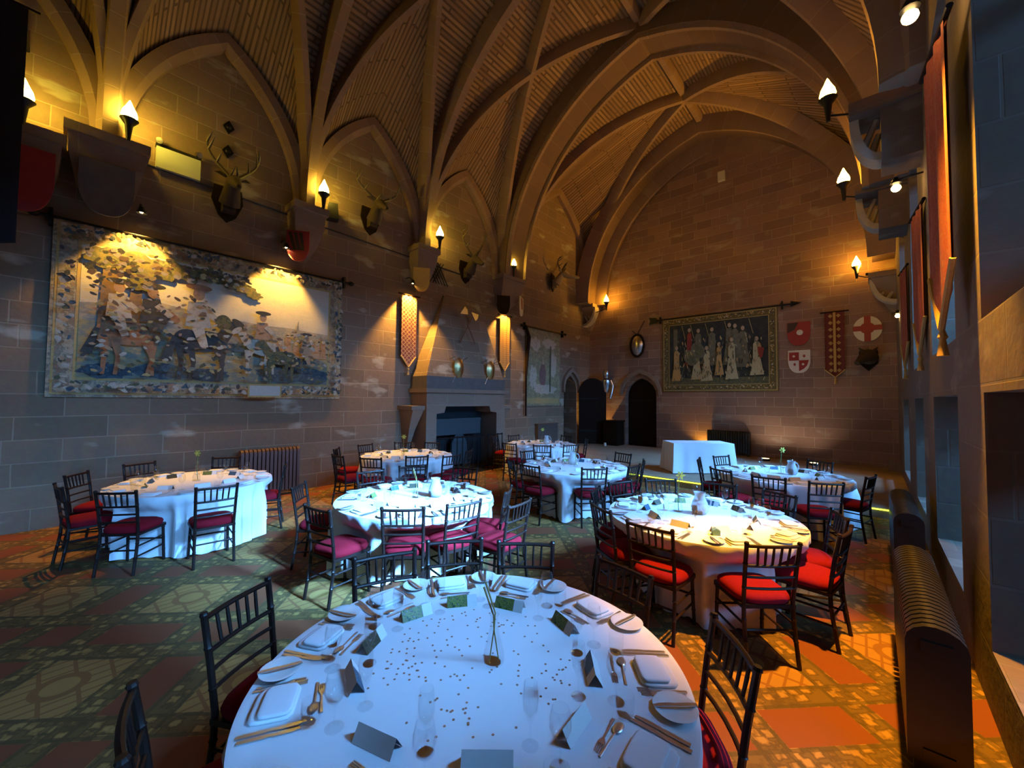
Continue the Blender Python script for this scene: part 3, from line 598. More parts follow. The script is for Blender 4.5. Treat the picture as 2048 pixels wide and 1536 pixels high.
def axe(loc, lean, label):
    t = thing('battle_axe', label, 'axe', loc, PI / 2, 'crossed axes on the chimney hood')
    c, s = math.cos(lean), math.sin(lean); P = lambda x, z: (x * c + z * s, 0.0, -x * s + z * c)
    mb = MB(); mb.tube([P(0, -0.55), P(0, 0.55)], 0.018, 8); mb.build('shaft', 'brown_wood', t)
    mb = MB(); q = [(0.0, 0.36), (0.14, 0.30), (0.18, 0.42), (0.14, 0.54), (0.0, 0.48), (-0.12, 0.42)]; mb.prism([(P(x, z)[0], P(x, z)[2]) for x, z in q], -0.02, 0.02); mb.build('blade', 'silver_steel', t, None)
axe((-8.50, 7.55, 4.0), 0.52, 'long-handled axe on the chimney hood, blade up towards the stage'); axe((-8.45, 7.52, 4.0), -0.52, 'long-handled axe on the chimney hood, blade up towards the tapestry')
def shield_trophy(u, label):
    t = thing('shield_trophy', label, 'shield', (-8.27, u, 2.78), PI / 2, 'brass shields on the chimney hood')
    mb = MB(); rows = []
    for i in range(7):
        for_r = i / 6; rows.append([(0.17 * for_r * math.cos(a), -0.07 * (1 - for_r ** 2) - 0.01, 0.27 * for_r * math.sin(a)) for a in [2 * PI * k / 20 for k in range(21)]])
    mb.grid(rows); mb.build('shield', 'brass', t)
    for s in (-1, 1):
        mb = MB(); mb.tube([(-0.22 * s, 0.015, 0.36), (0.20 * s, 0.015, -0.40)], [0.014, 0.008], 6); mb.tube([(-0.22 * s - 0.06, 0.015, 0.22), (-0.22 * s + 0.10, 0.015, 0.30)], 0.012, 6); mb.build('sword', 'silver_steel', t)
shield_trophy(6.62 + 0.42, 'oval brass shield with crossed swords on the hood, tapestry side'); shield_trophy(8.25, 'oval brass shield with crossed swords on the hood, stage side')
# ------------------------------------------------------------------ tapestries
class Flat:          # flat woven shapes laid on a cloth, each a hair in front of the one below
    def __init__(s, mats): s.mb = MB(); s.mats = mats; s.d = 0.0; s.step = 0.0018
    def poly(s, mat, pts):
        s.d -= s.step; s.mb.m = s.mats.index(mat); n = len(pts); s.mb.add([(x, s.d, z) for x, z in pts], [tuple(range(n))])
    def ell(s, mat, x, z, rx, rz, rot=0.0, n=20, wob=0.0):
        c, q = math.cos(rot), math.sin(rot); p = []
        for k in range(n):
            a = 2 * PI * k / n; m = 1 + (random.uniform(-wob, wob) if wob else 0); p.append((x + rx * m * math.cos(a) * c - rz * m * math.sin(a) * q, z + rx * m * math.cos(a) * q + rz * m * math.sin(a) * c))
        s.poly(mat, p)
    def line(s, mat, x0, z0, x1, z1, w0, w1=None):
        w1 = w0 if w1 is None else w1; l = math.hypot(x1 - x0, z1 - z0) or 1; nx, nz = -(z1 - z0) / l, (x1 - x0) / l
        s.poly(mat, [(x0 + nx * w0, z0 + nz * w0), (x1 + nx * w1, z1 + nz * w1), (x1 - nx * w1, z1 - nz * w1), (x0 - nx * w0, z0 - nz * w0)])
    def rect(s, mat, x0, x1, z0, z1): s.poly(mat, [(x0, z0), (x1, z0), (x1, z1), (x0, z1)])
    def build(s, name, parent):
        for f, m in list(zip(s.mb.f, s.mb.mi)):
            pass
        return s.mb.build(name, s.mats, parent, None)
def horse(F, mat, x, z, s, flip=1, rear=0.0):
    F.ell(mat, x, z, 0.30 * s, 0.17 * s, rear * flip); F.ell(mat, x - 0.20 * s * flip, z - 0.02 * s, 0.17 * s, 0.19 * s)
    F.line(mat, x + 0.22 * s * flip, z + 0.05 * s, x + 0.40 * s * flip, z + 0.34 * s, 0.10 * s, 0.06 * s); F.ell(mat, x + 0.46 * s * flip, z + 0.33 * s, 0.12 * s, 0.055 * s, -0.7 * flip)
    for dx, b in ((-0.28, 0.02), (-0.16, 0.05), (0.16, 0.10), (0.26, -0.02)):
        F.line(mat, x + dx * s * flip, z - 0.08 * s, x + (dx + b) * s * flip, z - 0.34 * s, 0.05 * s, 0.03 * s); F.line(mat, x + (dx + b) * s * flip, z - 0.32 * s, x + (dx + b * 0.3) * s * flip, z - 0.60 * s, 0.028 * s, 0.022 * s)
    F.line('weave_black', x - 0.34 * s * flip, z + 0.05 * s, x - 0.44 * s * flip, z - 0.32 * s, 0.03 * s, 0.06 * s)
def rider(F, coat, x, z, s, hat='weave_black'):
    F.poly(coat, [(x - 0.16 * s, z + 0.02 * s), (x - 0.13 * s, z + 0.42 * s), (x + 0.10 * s, z + 0.44 * s), (x + 0.18 * s, z + 0.02 * s)]); F.line('weave_cream', x + 0.06 * s, z + 0.34 * s, x + 0.26 * s, z + 0.16 * s, 0.05 * s)
    F.line(coat, x, z + 0.02 * s, x + 0.10 * s, z - 0.30 * s, 0.08 * s, 0.05 * s); F.ell('weave_russet', x, z + 0.55 * s, 0.075 * s, 0.10 * s); F.ell(hat, x, z + 0.66 * s, 0.17 * s, 0.05 * s)
BM = ['weave_border', 'weave_gold', 'weave_sky', 'weave_far', 'weave_ground', 'weave_blue', 'weave_leaf', 'weave_trunk', 'weave_chestnut', 'weave_black', 'weave_cream', 'weave_russet', 'weave_label']
tp = thing('tapestry', 'huge faded tapestry of horsemen in a landscape on the long wall', 'tapestry', (XL + 0.05, 1.95, 1.92), PI / 2)
W2, H2 = 2.17, 2.66
mb = MB(); mb.box(-W2, W2, 0.0, 0.02, 0, H2); mb.build('cloth', 'weave_border', tp, None)
F = Flat(BM); F.d = 0.0; b = 0.30
F.rect('weave_gold', -W2 + 0.04, W2 - 0.04, 0.04, H2 - 0.04); F.rect('weave_border', -W2 + 0.07, W2 - 0.07, 0.07, H2 - 0.07); F.rect('weave_gold', -W2 + b - 0.04, W2 - b + 0.04, b - 0.04, H2 - b + 0.04); F.rect('weave_sky', -W2 + b, W2 - b, b, H2 - b)
L0, R0 = -W2 + b, W2 - b
def band(mat, zs, zb):
    n = len(zs) - 1; F.poly(mat, [(L0, zb), (R0, zb)] + [(R0 + (L0 - R0) * i / n, zs[n - i]) for i in range(n + 1)])
band('weave_far', [1.45, 1.50, 1.62, 1.56, 1.50, 1.47, 1.44, 1.45, 1.42, 1.40], b)
band('weave_ground', [1.20, 1.14, 1.10, 1.05, 1.02, 0.98, 0.95, 0.92, 0.95, 0.92], b)
for x, z, rx, rz in ((-1.55, 0.42, 0.32, 0.12), (-0.9, 0.45, 0.4, 0.13), (-0.3, 0.42, 0.35, 0.11), (0.95, 0.5, 0.45, 0.18), (1.55, 0.48, 0.32, 0.17), (0.1, 0.95, 0.35, 0.08), (1.2, 0.78, 0.4, 0.07)): F.ell('weave_blue', x, z, rx, rz, 0, 24, 0.15)
F.line('weave_trunk', -1.62, 0.9, -1.52, H2 - b, 0.07, 0.10); F.line('weave_trunk', -1.28, 0.95, -1.22, H2 - b, 0.09, 0.05)
for x, z, rx, rz in ((-1.6, 2.2, 0.26, 0.15), (-1.15, 2.15, 0.35, 0.2), (-0.7, 2.2, 0.3, 0.14), (-0.25, 2.22, 0.32, 0.12), (0.15, 2.12, 0.28, 0.10), (0.42, 2.0, 0.14, 0.08), (-1.2, 1.85, 0.2, 0.1)): F.ell('weave_leaf', x, z, rx, rz, -0.15, 26, 0.22)
for x in (0.55, 0.72, 0.9, 1.05, 1.2, 1.35, 1.5, 1.62, 1.75):
    h = random.uniform(0.22, 0.42); F.poly('weave_russet', [(x - 0.06, 0.86), (x - 0.045, 0.86 + h), (x + 0.045, 0.86 + h), (x + 0.07, 0.86)]); F.ell('weave_cream', x, 0.90 + h, 0.035, 0.045)
F.line('weave_far', 1.22, 1.4, 1.23, 1.62, 0.03, 0.003)
horse(F, 'weave_chestnut', -1.30, 1.02, 1.10, 1); rider(F, 'weave_black', -1.05, 1.22, 0.95); rider(F, 'weave_cream', -1.45, 1.25, 0.9)
horse(F, 'weave_black', -0.36, 1.00, 1.15, 1, 0.1); rider(F, 'weave_cream', -0.45, 1.22, 1.1, 'weave_chestnut'); F.ell('weave_leaf', -0.08, 1.38, 0.12, 0.14)
horse(F, 'weave_cream', 0.52, 0.98, 0.85, -1, 0.35); rider(F, 'weave_russet', 0.55, 1.12, 0.8); horse(F, 'weave_leaf', 0.88, 0.80, 0.8, -1); rider(F, 'weave_russet', 1.35, 0.9, 0.65)
rt = random.Random(3); F.step = 0.00001
for _ in range(420):
    x, z = rt.uniform(L0 + 0.05, R0 - 0.05), rt.uniform(b + 0.03, 1.75); hi = z > 1.15
    if hi and x > -0.2 and z > 1.35: continue
    m_ = rt.choice(['weave_cream', 'weave_russet', 'weave_black', 'weave_trunk', 'weave_gold', 'weave_leaf'] if 0.62 < z else ['weave_blue', 'weave_ground', 'weave_leaf', 'weave_blue', 'weave_black', 'weave_gold'])
    k_ = rt.uniform(0.4, 1.0); F.ell(m_, x, z, 0.055 * k_, 0.030 * k_, rt.uniform(-0.9, 0.9), 9, 0.3)
for _ in range(260):
    x, z = rt.uniform(L0 + 0.03, 0.3), rt.uniform(1.75, H2 - b - 0.04)
    if x > -1.0 and z < 2.0: continue
    F.ell(rt.choice(['weave_leaf', 'weave_trunk', 'weave_cream', 'weave_gold', 'weave_black']), x, z, rt.uniform(0.02, 0.06), rt.uniform(0.015, 0.04), rt.uniform(-1, 1), 9, 0.3)
for _ in range(420):
    s_ = rt.random(); w_ = rt.choice(['weave_cream', 'weave_leaf', 'weave_black', 'weave_russet', 'weave_blue', 'weave_cream'])
    if s_ < 0.7: x, z = rt.uniform(-W2 + 0.12, W2 - 0.12), rt.choice([rt.uniform(0.10, 0.23), rt.uniform(H2 - 0.23, H2 - 0.10)])
    else: x, z = rt.choice([-1, 1]) * rt.uniform(W2 - 0.23, W2 - 0.10), rt.uniform(0.1, H2 - 0.1)
    F.ell(w_, x, z, rt.uniform(0.02, 0.055), rt.uniform(0.015, 0.035), rt.uniform(-1.5, 1.5), 9, 0.25)
F.rect('weave_gold', 0.32, 0.90, 0.02, 0.27); F.rect('weave_label', 0.35, 0.87, 0.05, 0.24)
F.build('woven_picture', tp)
def rod(x0, x1, z, parent, style='ball'):
    mb = MB(); mb.tube([(x0, -0.03, z), (x1, -0.03, z)], 0.018, 8); mb.build('rod', 'iron', parent)
    for x, s in ((x0, -1), (x1, 1)):
        mb = MB(); mb.box(x - 0.02, x + 0.02, -0.05, 0.05, z - 0.13, z + 0.12)
        if style == 'ball': mb.blob((x + 0.16 * s, -0.03, z), (0.07, 0.05, 0.05)); mb.tube([(x, -0.03, z), (x + 0.16 * s, -0.03, z)], 0.02, 6)
        elif s > 0: mb.tube([(x, -0.03, z), (x + 0.22, -0.03, z), (x + 0.23, -0.03, z), (x + 0.5, -0.03, z)], [0.02, 0.02, 0.09, 0.002], 8)
        else: mb.tube([(x, -0.03, z), (x - 0.16, -0.03, z)], 0.02, 6); mb.prism([(x - 0.42, z + 0.13), (x - 0.16, z + 0.10), (x - 0.12, z), (x - 0.16, z - 0.10), (x - 0.42, z - 0.13), (x - 0.37, z)], -0.05, 0.0)
        mb.build('finial', 'iron', parent)
rod(-W2 - 0.03, W2 + 0.03, H2 + 0.0, tp)
GM = ['weave_olive', 'weave_gold', 'weave_night', 'robe_gold', 'robe_pale', 'robe_grey', 'robe_red', 'skin_thread', 'weave_leaf', 'weave_cream']
te = thing('tapestry', 'dark tapestry of pale robed figures on the stage end wall', 'tapestry', (-4.0, YE - 0.05, 2.28), 0)
W3, H3 = 1.83, 2.70
mb = MB(); mb.box(-W3, W3, 0.0, 0.02, 0, H3); mb.build('cloth', 'weave_olive', te, None)
F = Flat(GM); F.rect('weave_gold', -W3 + 0.03, W3 - 0.03, 0.03, H3 - 0.03); F.rect('weave_olive', -W3 + 0.06, W3 - 0.06, 0.06, H3 - 0.06); F.rect('weave_gold', -W3 + 0.24, W3 - 0.24, 0.23, H3 - 0.24); F.rect('weave_night', -W3 + 0.26, W3 - 0.26, 0.25, H3 - 0.26)
F.rect('weave_leaf', -W3 + 0.26, W3 - 0.26, 0.25, 0.48); F.rect('robe_grey', -1.42, -1.28, 0.5, 2.3)
for x in (-1.0, -0.7, -0.2, 0.42, 1.15): F.line('weave_gold', x, 1.9, x - 0.12, 2.40, 0.008)
def robed(x, z0, h, w, mat, lean=0.0):
    F.poly(mat, [(x - w, z0), (x - w * 0.55, z0 + h * 0.45), (x - w * 0.5 + lean, z0 + h * 0.8), (x - w * 0.2 + lean, z0 + h * 0.86), (x + w * 0.2 + lean, z0 + h * 0.86), (x + w * 0.5 + lean, z0 + h * 0.8), (x + w * 0.5, z0 + h * 0.45), (x + w, z0 + 0.02)]); F.ell('skin_thread', x + lean, z0 + h * 0.93, 0.055, 0.075)
for x, z0, h, w, m in ((-0.55, 0.95, 1.30, 0.20, 'robe_grey'), (-0.1, 0.9, 1.35, 0.22, 'robe_grey'), (0.45, 0.9, 1.45, 0.22, 'robe_grey'), (0.85, 0.8, 1.4, 0.26, 'robe_grey'), (0.62, 0.9, 1.4, 0.2, 'robe_grey'), (-0.85, 0.95, 1.35, 0.16, 'robe_red'), (-1.30, 0.38, 1.30, 0.18, 'robe_gold'), (-0.60, 0.42, 1.1, 0.2, 'robe_pale'), (-0.27, 0.36, 1.25, 0.2, 'robe_pale'), (0.13, 0.55, 1.15, 0.15, 'robe_gold'), (0.52, 0.40, 1.45, 0.2, 'robe_pale'), (1.25, 0.52, 1.28, 0.2, 'robe_pale')): robed(x, z0, h, w, m)
for x, z in ((-0.55, 1.45), (-0.8, 1.2)): F.ell('robe_grey', x, z, 0.22, 0.3, 0.5); F.ell('weave_leaf', x, z, 0.15, 0.22, 0.5)
F.step = 0.00002; rt = random.Random(8)
for _ in range(260):
    x = rt.uniform(-1.4, 1.45); z = rt.uniform(0.4, 1.9); F.ell(rt.choice(['robe_grey', 'robe_pale', 'robe_gold', 'robe_grey', 'weave_night', 'weave_leaf']), x, z, rt.uniform(0.008, 0.022), rt.uniform(0.03, 0.09), rt.uniform(-0.4, 0.4), 8, 0.2)
for _ in range(380):
    if rt.random() < 0.6: x, z = rt.uniform(-W3 + 0.09, W3 - 0.09), rt.choice([rt.uniform(0.09, 0.2), rt.uniform(H3 - 0.2, H3 - 0.09)])
    else: x, z = rt.choice([-1, 1]) * rt.uniform(W3 - 0.21, W3 - 0.09), rt.uniform(0.1, H3 - 0.1)
    F.ell(rt.choice(['weave_gold', 'weave_cream', 'weave_night', 'robe_gold']), x, z, rt.uniform(0.012, 0.03), rt.uniform(0.01, 0.025), rt.uniform(-1, 1), 8, 0.2)
F.poly('robe_red', [(1.28, 1.45), (1.46, 1.40), (1.42, 1.12), (1.36, 1.05), (1.30, 1.2)])
F.build('woven_picture', te); rod(-W3 - 0.09, W3 + 0.12, H3 + 0.01, te, 'spear')
t2 = thing('tapestry', 'narrow faded greenish tapestry between the fireplace and the open door', 'tapestry', (XL + 0.05, 11.70, 1.72), PI / 2)
mb = MB(); mb.box(-1.02, 1.0, 0, 0.02, 0, 2.75); mb.build('cloth', 'weave_faded', t2, None)
F = Flat(['weave_faded', 'weave_gold', 'weave_mauve', 'weave_leaf', 'weave_cream', 'skin_thread']); F.rect('weave_gold', -0.95, 0.93, 0.08, 0.28); F.rect('weave_faded', -0.9, 0.88, 0.3, 2.65)
for x, z, rx, rz in ((-0.5, 2.2, 0.3, 0.25), (0.3, 2.3, 0.4, 0.2), (0.55, 1.5, 0.2, 0.5), (-0.65, 1.0, 0.2, 0.4), (0.0, 0.6, 0.7, 0.18)): F.ell('weave_cream', x, z, rx, rz, 0, 24, 0.2)
F.poly('weave_mauve', [(-0.22, 0.75), (-0.3, 1.15), (-0.18, 1.5), (0.02, 1.5), (0.1, 1.15), (0.04, 0.75)]); F.ell('skin_thread', -0.08, 1.58, 0.07, 0.09); F.line('weave_leaf', 0.35, 0.5, 0.38, 2.2, 0.04)
F.build('woven_picture', t2); rod(-1.14, 1.15, 2.78, t2)
mb = MB(); mb.tube([(-1.12, -0.06, 2.8), (-0.98, -0.08, 2.4), (-1.02, -0.06, 1.9), (-1.09, -0.05, 1.0), (-1.08, -0.05, -0.35)], [0.03, 0.07, 0.06, 0.04, 0.03], 8); mb.build('hanging_drape', 'dark_oak', t2)
# hanging banners of the left wall
def pennant(name, label, w, h, pt, mat, loc, rz, group=None, fringe='gold_cloth', rodm='dark_oak'):
    t = thing(name, label, 'banner', loc, rz, group)
    n = 14; rows = []
    for i in range(n + 1):
        x = -w / 2 + w * i / n; zb = -h + pt * abs(x) / (w / 2); y = 0.012 * math.sin(i * 1.3)
        rows.append([(x, y - 0.005, 0), (x, y * 1.3, zb * 0.5), (x, y, zb), (x, y + 0.012, zb), (x, y + 0.012, 0)])
    mb = MB(); mb.grid(rows); mb.build('cloth', mat, t, 60)
    mb = MB(); mb.tube([(-w / 2 - 0.10, 0, 0.02), (w / 2 + 0.10, 0, 0.02)], 0.02, 8); mb.build('rod', rodm, t)
    mb = MB(); mb.tube([(-w / 2, 0, -h + pt), (0, -0.005, -h), (w / 2, 0, -h + pt)], 0.02, 6); mb.build('fringe', fringe, t)
    mb = MB(); mb.tube([(0, 0, -h), (0, 0, -h - 0.06), (0, 0, -h - 0.08), (0, 0, -h - 0.2)], [0.012, 0.03, 0.018, 0.035], 8); mb.build('tassel', fringe, t)
    return t
l, r = on_left(5.86, 4.60, 0.12); pennant('hanging_banner', 'lattice-patterned pointed banner hanging beside the fireplace, tapestry side', 0.44, 1.85, 0.28, 'banner_lattice', l, r)
l, r = on_left(9.50, 4.66, 0.12); pennant('hanging_banner', 'golden barred banner hanging beside the fireplace, stage side', 0.46, 1.80, 0.28, 'banner_bars', l, r)
l, r = on_left(-1.05, 6.9, 1.0); bb = pennant('hanging_banner', 'long black banner hanging at the dark near end of the long wall', 1.1, 3.2, 0.18, 'black_cloth', l, r, None, 'black_cloth')
mb = MB(); mb.tube([(-0.5, 0, 0.02), (-0.5, 1.0, 0.02)], 0.022, 8); mb.build('wall_arm', 'iron', bb); mb = MB(); mb.tube([(0.5, 0, 0.02), (0.5, 1.0, 0.02)], 0.022, 8); mb.build('wall_arm', 'iron', bb)
t = pennant('hanging_banner', 'diamond-patterned two-strip banner on the end wall between the shields', 0.46, 1.9, 0.22, 'banner_diamonds', (-0.78, YE - 0.06, 4.58), 0.0)
mb = MB(); mb.box(-0.03, 0.03, -0.03, -0.02, -1.75, 0.0); mb.build('centre_stripe', 'gold_cloth', t, None)
for y, x, zt, h, lab in ((4.35, 0.40, 4.66, 2.15, 'red and gold tasselled banner hanging on the window pier beside the camera'), (7.28, 0.47, 4.42, 1.85, 'red and gold tasselled banner on the second window pier along the radiators'), (10.3, 0.47, 4.40, 1.80, 'red and gold tasselled banner on the window pier above the stage edge')):
    pennant('hanging_banner', lab, 0.62, h, 0.45, 'banner_red', (x, y, zt), -PI / 2 + 0.10, 'banners on the window piers')
# ------------------------------------------------------------------ stag heads
def stag(loc, rz, label, spread, hgt, mat='hide', long=0.55, curve=0.35):
    t = thing('stag_head', label, 'stag head', loc, rz)
    mb = MB(); mb.box(-0.1, 0.1, -0.2, -0.03, -0.24, 0.04); mb.build('neck_base', mat, t, None); mb = MB(); mb.prism([(-0.22, 0.26), (0.22, 0.26), (0.25, 0.0), (0.14, -0.28), (0, -0.40), (-0.14, -0.28), (-0.25, 0.0)], -0.04, 0.0); mb.build('plaque', 'dark_oak', t, None)
    mb = MB(); mb.tube([(0, -0.17, -0.10), (0, -0.23, -0.02), (0, -0.34, 0.16), (0, -0.40, 0.24), (0, -0.48, 0.22), (0, -0.62, 0.12), (0, -0.72 - long + 0.55, 0.05), (0, -0.78 - long + 0.55, 0.03)], [0.17, 0.16, 0.125, 0.12, 0.11, 0.075, 0.06, 0.03], 12); mb.build('head', mat, t, 60)
    for s in (-1, 1):
        mb = MB(); mb.tube([(0.09 * s, -0.36, 0.30), (0.20 * s, -0.34, 0.36), (0.28 * s, -0.34, 0.35)], [0.03, 0.055, 0.005], 8, True, 0.4); mb.build('ear', mat, t)
        path = []
        for i in range(11):
            q = i / 10; path.append(Vector((s * (0.06 + spread * math.sin(q * PI * 0.62)), -0.38 + curve * q * (1 - q) - 0.05 * q, 0.32 + hgt * q ** 0.9)))
        mb = MB(); mb.tube(path, [0.036 - 0.022 * i / 10 for i in range(11)], 8)
        for q, ln in ((0.08, 0.18), (0.35, 0.16), (0.62, 0.20), (0.82, 0.15)):
            p = path[int(q * 10)]; mb.tube([p, p + Vector((-0.02 * s, -0.10, 0.06)) * (ln / 0.18), p + Vector((-0.05 * s, -0.16, 0.16)) * (ln / 0.18)], [0.024, 0.018, 0.005], 6)
        mb.build('antler', 'antler', t)
l, r = on_left(1.90, 5.62, 0.005); stag(l, r, 'stag head with wide smooth antlers beside the white light box', 0.34, 0.62)
l, r = on_left(4.78, 6.28, 0.005); stag(l, r, 'stag head with branching antlers between the first two vault springings', 0.48, 0.55)
l, r = on_left(7.85, 5.78, 0.005); stag(l, r, 'stag head with tall antlers high above the fireplace', 0.36, 0.80)
l, r = on_left(12.1, 6.40, 0.10); stag(l, r + 0.35, 'pale long-nosed stag head beyond the fireplace, above the faded tapestry', 0.35, 0.45, 'pale_hide', 0.8)
l, r = on_end(-0.05, 3.15); t = thing('boar_head', 'dark mounted boar head below the round cross shield', 'boar head', l, r)
mb = MB(); mb.prism([(-0.2, 0.25), (0.2, 0.25), (0.2, -0.1), (0, -0.32), (-0.2, -0.1)], -0.04, 0); mb.build('plaque', 'dark_oak', t, None)
mb = MB(); mb.tube([(0.02, 0, 0.06), (0, -0.2, 0.08), (-0.10, -0.36, 0.02), (-0.2, -0.48, -0.08), (-0.24, -0.54, -0.12)], [0.2, 0.2, 0.14, 0.08, 0.07], 12); mb.build('head', 'hide', t, 60)
for s in (-1, 1):
    mb = MB(); mb.tube([(0.12 * s, -0.2, 0.22), (0.2 * s, -0.22, 0.34)], [0.06, 0.004], 8); mb.build('ear', 'hide', t)
# ------------------------------------------------------------------ shields and small wall pieces
def heater(w, h, n=8):
    p = [(-w / 2, h * 0.45), (w / 2, h * 0.45)]; q = [(w / 2 * math.cos(k / n * PI / 2) ** 0.8, -h * 0.55 * math.sin(k / n * PI / 2) + 0.0) for k in range(0, n + 1)]
    return p + [(a, b + 0.0) for a, b in q] + [(-a, b) for a, b in reversed(q[:-1])]
def shield(loc, rz, label, w, h, base, deco=None, lean=0.0, name='wall_shield'):
    t = thing(name, label, 'shield', loc, rz)
    mb = MB(); mb.prism(heater(w, h), -0.05, 0.0); mb.build('board', base, t, None)
    if deco: deco(t)
    if lean: t.rotation_euler = (lean, 0, rz)
    return t
def quarters(t):
    mb = MB(); mb.prism([(-0.25, 0.25), (0, 0.25), (0, 0.0), (-0.25, 0.0)], -0.056, -0.05); mb.prism([(0, 0), (0.245, 0.0), (0.2, -0.16), (0.12, -0.26), (0, -0.33)], -0.056, -0.05); mb.build('red_quarter', 'red_paint', t, None)
    mb = MB()
    for x, z in ((-0.13, 0.13), (0.1, -0.12)): mb.blob((x, -0.057, z), (0.035, 0.004, 0.035), 8, 4)
    mb.build('pale_charge', 'white_paint', t)
    mb = MB()
    for x, z in ((0.13, 0.13), (-0.11, -0.12)): mb.blob((x, -0.052, z), (0.03, 0.004, 0.045), 8, 4)
    mb.build('red_charge', 'red_paint', t)
l, r = on_end(-1.64, 3.22, 0.0); shield(l, r, 'shield quartered red and white beside the robed-figure tapestry', 0.56, 0.70, 'white_paint', quarters)
def boss(t):
    mb = MB(); mb.blob((0.03, -0.055, 0.0), (0.085, 0.03, 0.085), 14, 8); mb.build('gold_boss', 'white_paint', t)
    mb = MB(); mb.prism([(-0.28, 0.31), (0.0, 0.31), (-0.1, 0.1), (-0.28, 0.0)], -0.056, -0.05); mb.build('dark_corner', 'dark_paint', t, None)
l, r = on_end(-1.64, 4.08); shield(l, r, 'dark red shield with a pale boss above the quartered shield', 0.58, 0.72, 'red_paint', boss)
l, r = on_end(-0.06, 4.02); t = thing('round_shield', 'round white shield with a dark red cross in the end wall corner', 'shield', l, r)
mb = MB(); mb.prism([(0.31 * math.cos(2 * PI * k / 28), 0.36 * math.sin(2 * PI * k / 28)) for k in range(28)], -0.05, 0); mb.build('board', 'white_paint', t, None)
mb = MB(); mb.box(-0.07, 0.07, -0.06, -0.05, -0.36, 0.36); mb.box(-0.31, 0.31, -0.06, -0.05, -0.05, 0.09); mb.prism([(0.16 * math.cos(a), 0.02 + 0.16 * math.sin(a)) for a in [2 * PI * k / 16 for k in range(16)]], -0.062, -0.05); mb.build('cross', 'red_paint', t, None)
l, r = on_end(-6.83, 4.10, 0.06); t = thing('oval_shield', 'polished oval shield with crossed blades above the closed arched door', 'shield', l, r)
mb = MB(); rows = [[(0.26 * q * math.cos(a), -0.12 * (1 - q * q) - 0.02, 0.42 * q * math.sin(a)) for a in [2 * PI * k / 24 for k in range(25)]] for q in [i / 7 for i in range(8)]]; mb.grid(rows); mb.build('dish', 'silver_steel', t)
mb = MB(); mb.tube([(0.27 * math.cos(a), -0.02, 0.43 * math.sin(a)) for a in [2 * PI * k / 28 for k in range(29)]], 0.045, 8); mb.build('rim', 'dark_oak', t)
mb = MB(); mb.tube([(-0.3, -0.01, -0.1), (0.3, -0.01, 0.95)], 0.014, 6); mb.tube([(0.3, -0.01, 0.1), (-0.2, -0.01, 0.6)], 0.014, 6); mb.build('blade', 'iron', t)
def corb_shield(y, z, off, mat, label, tilt, w=0.46, h=0.62, stripe=None):
    t = thing('corbel_shield', label, 'shield', (XL + off, y, z), PI / 2 + tilt, 'painted shields on the corbels')
    mb = MB(); mb.prism(heater(w, h), -0.04, 0.0); mb.build('board', mat, t, None)
    if stripe:
        mb = MB()
        for k in range(3): mb.prism([(-0.18 + 0.1 * k, 0.24), (-0.12 + 0.1 * k, 0.24), (-0.02 + 0.07 * k, -0.12), (-0.08 + 0.07 * k, -0.12)], -0.046, -0.04)
        mb.build('stripe', stripe, t, None)
corb_shield(-0.52, 4.95, 0.42, 'red_paint', 'dark red shield on the flat-topped corbel by the black banner', 0.0, 0.6, 0.9)
corb_shield(0.30, 5.10, 0.42, 'slate_grey', 'grey shield on the corbel above the big tapestry lamp', 0.0, 0.6, 0.8)
corb_shield(3.05, 5.05, 0.36, 'red_paint', 'red shield on the corbel at the tapestry end', -0.6, 0.42, 0.62, 'dark_paint')
corb_shield(6.05, 5.05, 0.36, 'gold_cloth', 'orange shield on the corbel above the lattice banner', -0.6, 0.42, 0.62)
corb_shield(9.15, 4.95, 0.36, 'dark_oak', 'brown shield on the corbel above the golden banner', -0.6, 0.42, 0.6)
corb_shield(10.0, 5.05, 0.36, 'white_paint', 'striped shield on the far side of the heavy arch corbel', 0.5, 0.46, 0.62, 'red_paint')
lb = thing('emergency_light', 'white emergency light box with twin lamps high on the long wall', 'light box', (XL, 1.17, 5.82), PI / 2)
mb = MB(); mb.box(-0.30, 0.30, -0.09, 0, 0, 0.36); mb.build('body', 'panel_cream', lb, None)
mb = MB(); mb.box(-0.31, 0.31, -0.075, 0, 0.36, 0.42); mb.build('top_bar', 'plastic_black', lb, None)
for s in (-1, 1):
    mb = MB(); mb.lathe([(0.02, 0), (0.045, 0.03), (0.05, 0.09)], 14); o = mb.build('lamp_head', 'silver_steel', lb); o.location = (0.24 * s, -0.06, 0.47); o.rotation_euler = (PI / 2 + 0.4, 0, 0.4 * s)
mb = MB(); mb.tube([(XL + 0.015, 0.75 + 0.36 * k, 5.83 - 0.0105 * k - 0.02 * math.sin(k / 20 * PI)) for k in range(21)], 0.012, 6); tag(mb.build('wall_cable', 'plastic_black'), 'thin dark cable running along the long wall below the stag heads', 'cable')
for z, lab in ((7.05, 'upper small iron wall plate above the light box stag'), (6.58, 'lower small iron wall plate above the light box stag')):
    l, r = on_left(1.88, z); mb = MB(); mb.prism([(0, 0.13), (0.09, 0), (0, -0.13), (-0.09, 0)], -0.03, 0); mb.blob((0, -0.03, 0), (0.05, 0.04, 0.05), 8, 6); tag(mb.build('wall_plate', 'iron', None, 40, l, r), lab, 'wall plate', 'iron plates in the lunette')
t = thing('loudspeaker', 'small black loudspeaker beside the second torch lamp of the long wall', 'loudspeaker', (XL, 3.85, 5.86), PI / 2 - 0.3)
mb = MB(); mb.prism([(-0.12, 0), (0.12, 0), (0.09, 0.34), (-0.09, 0.34)], -0.34, -0.12); mb.build('case', 'plastic_black', t, None)
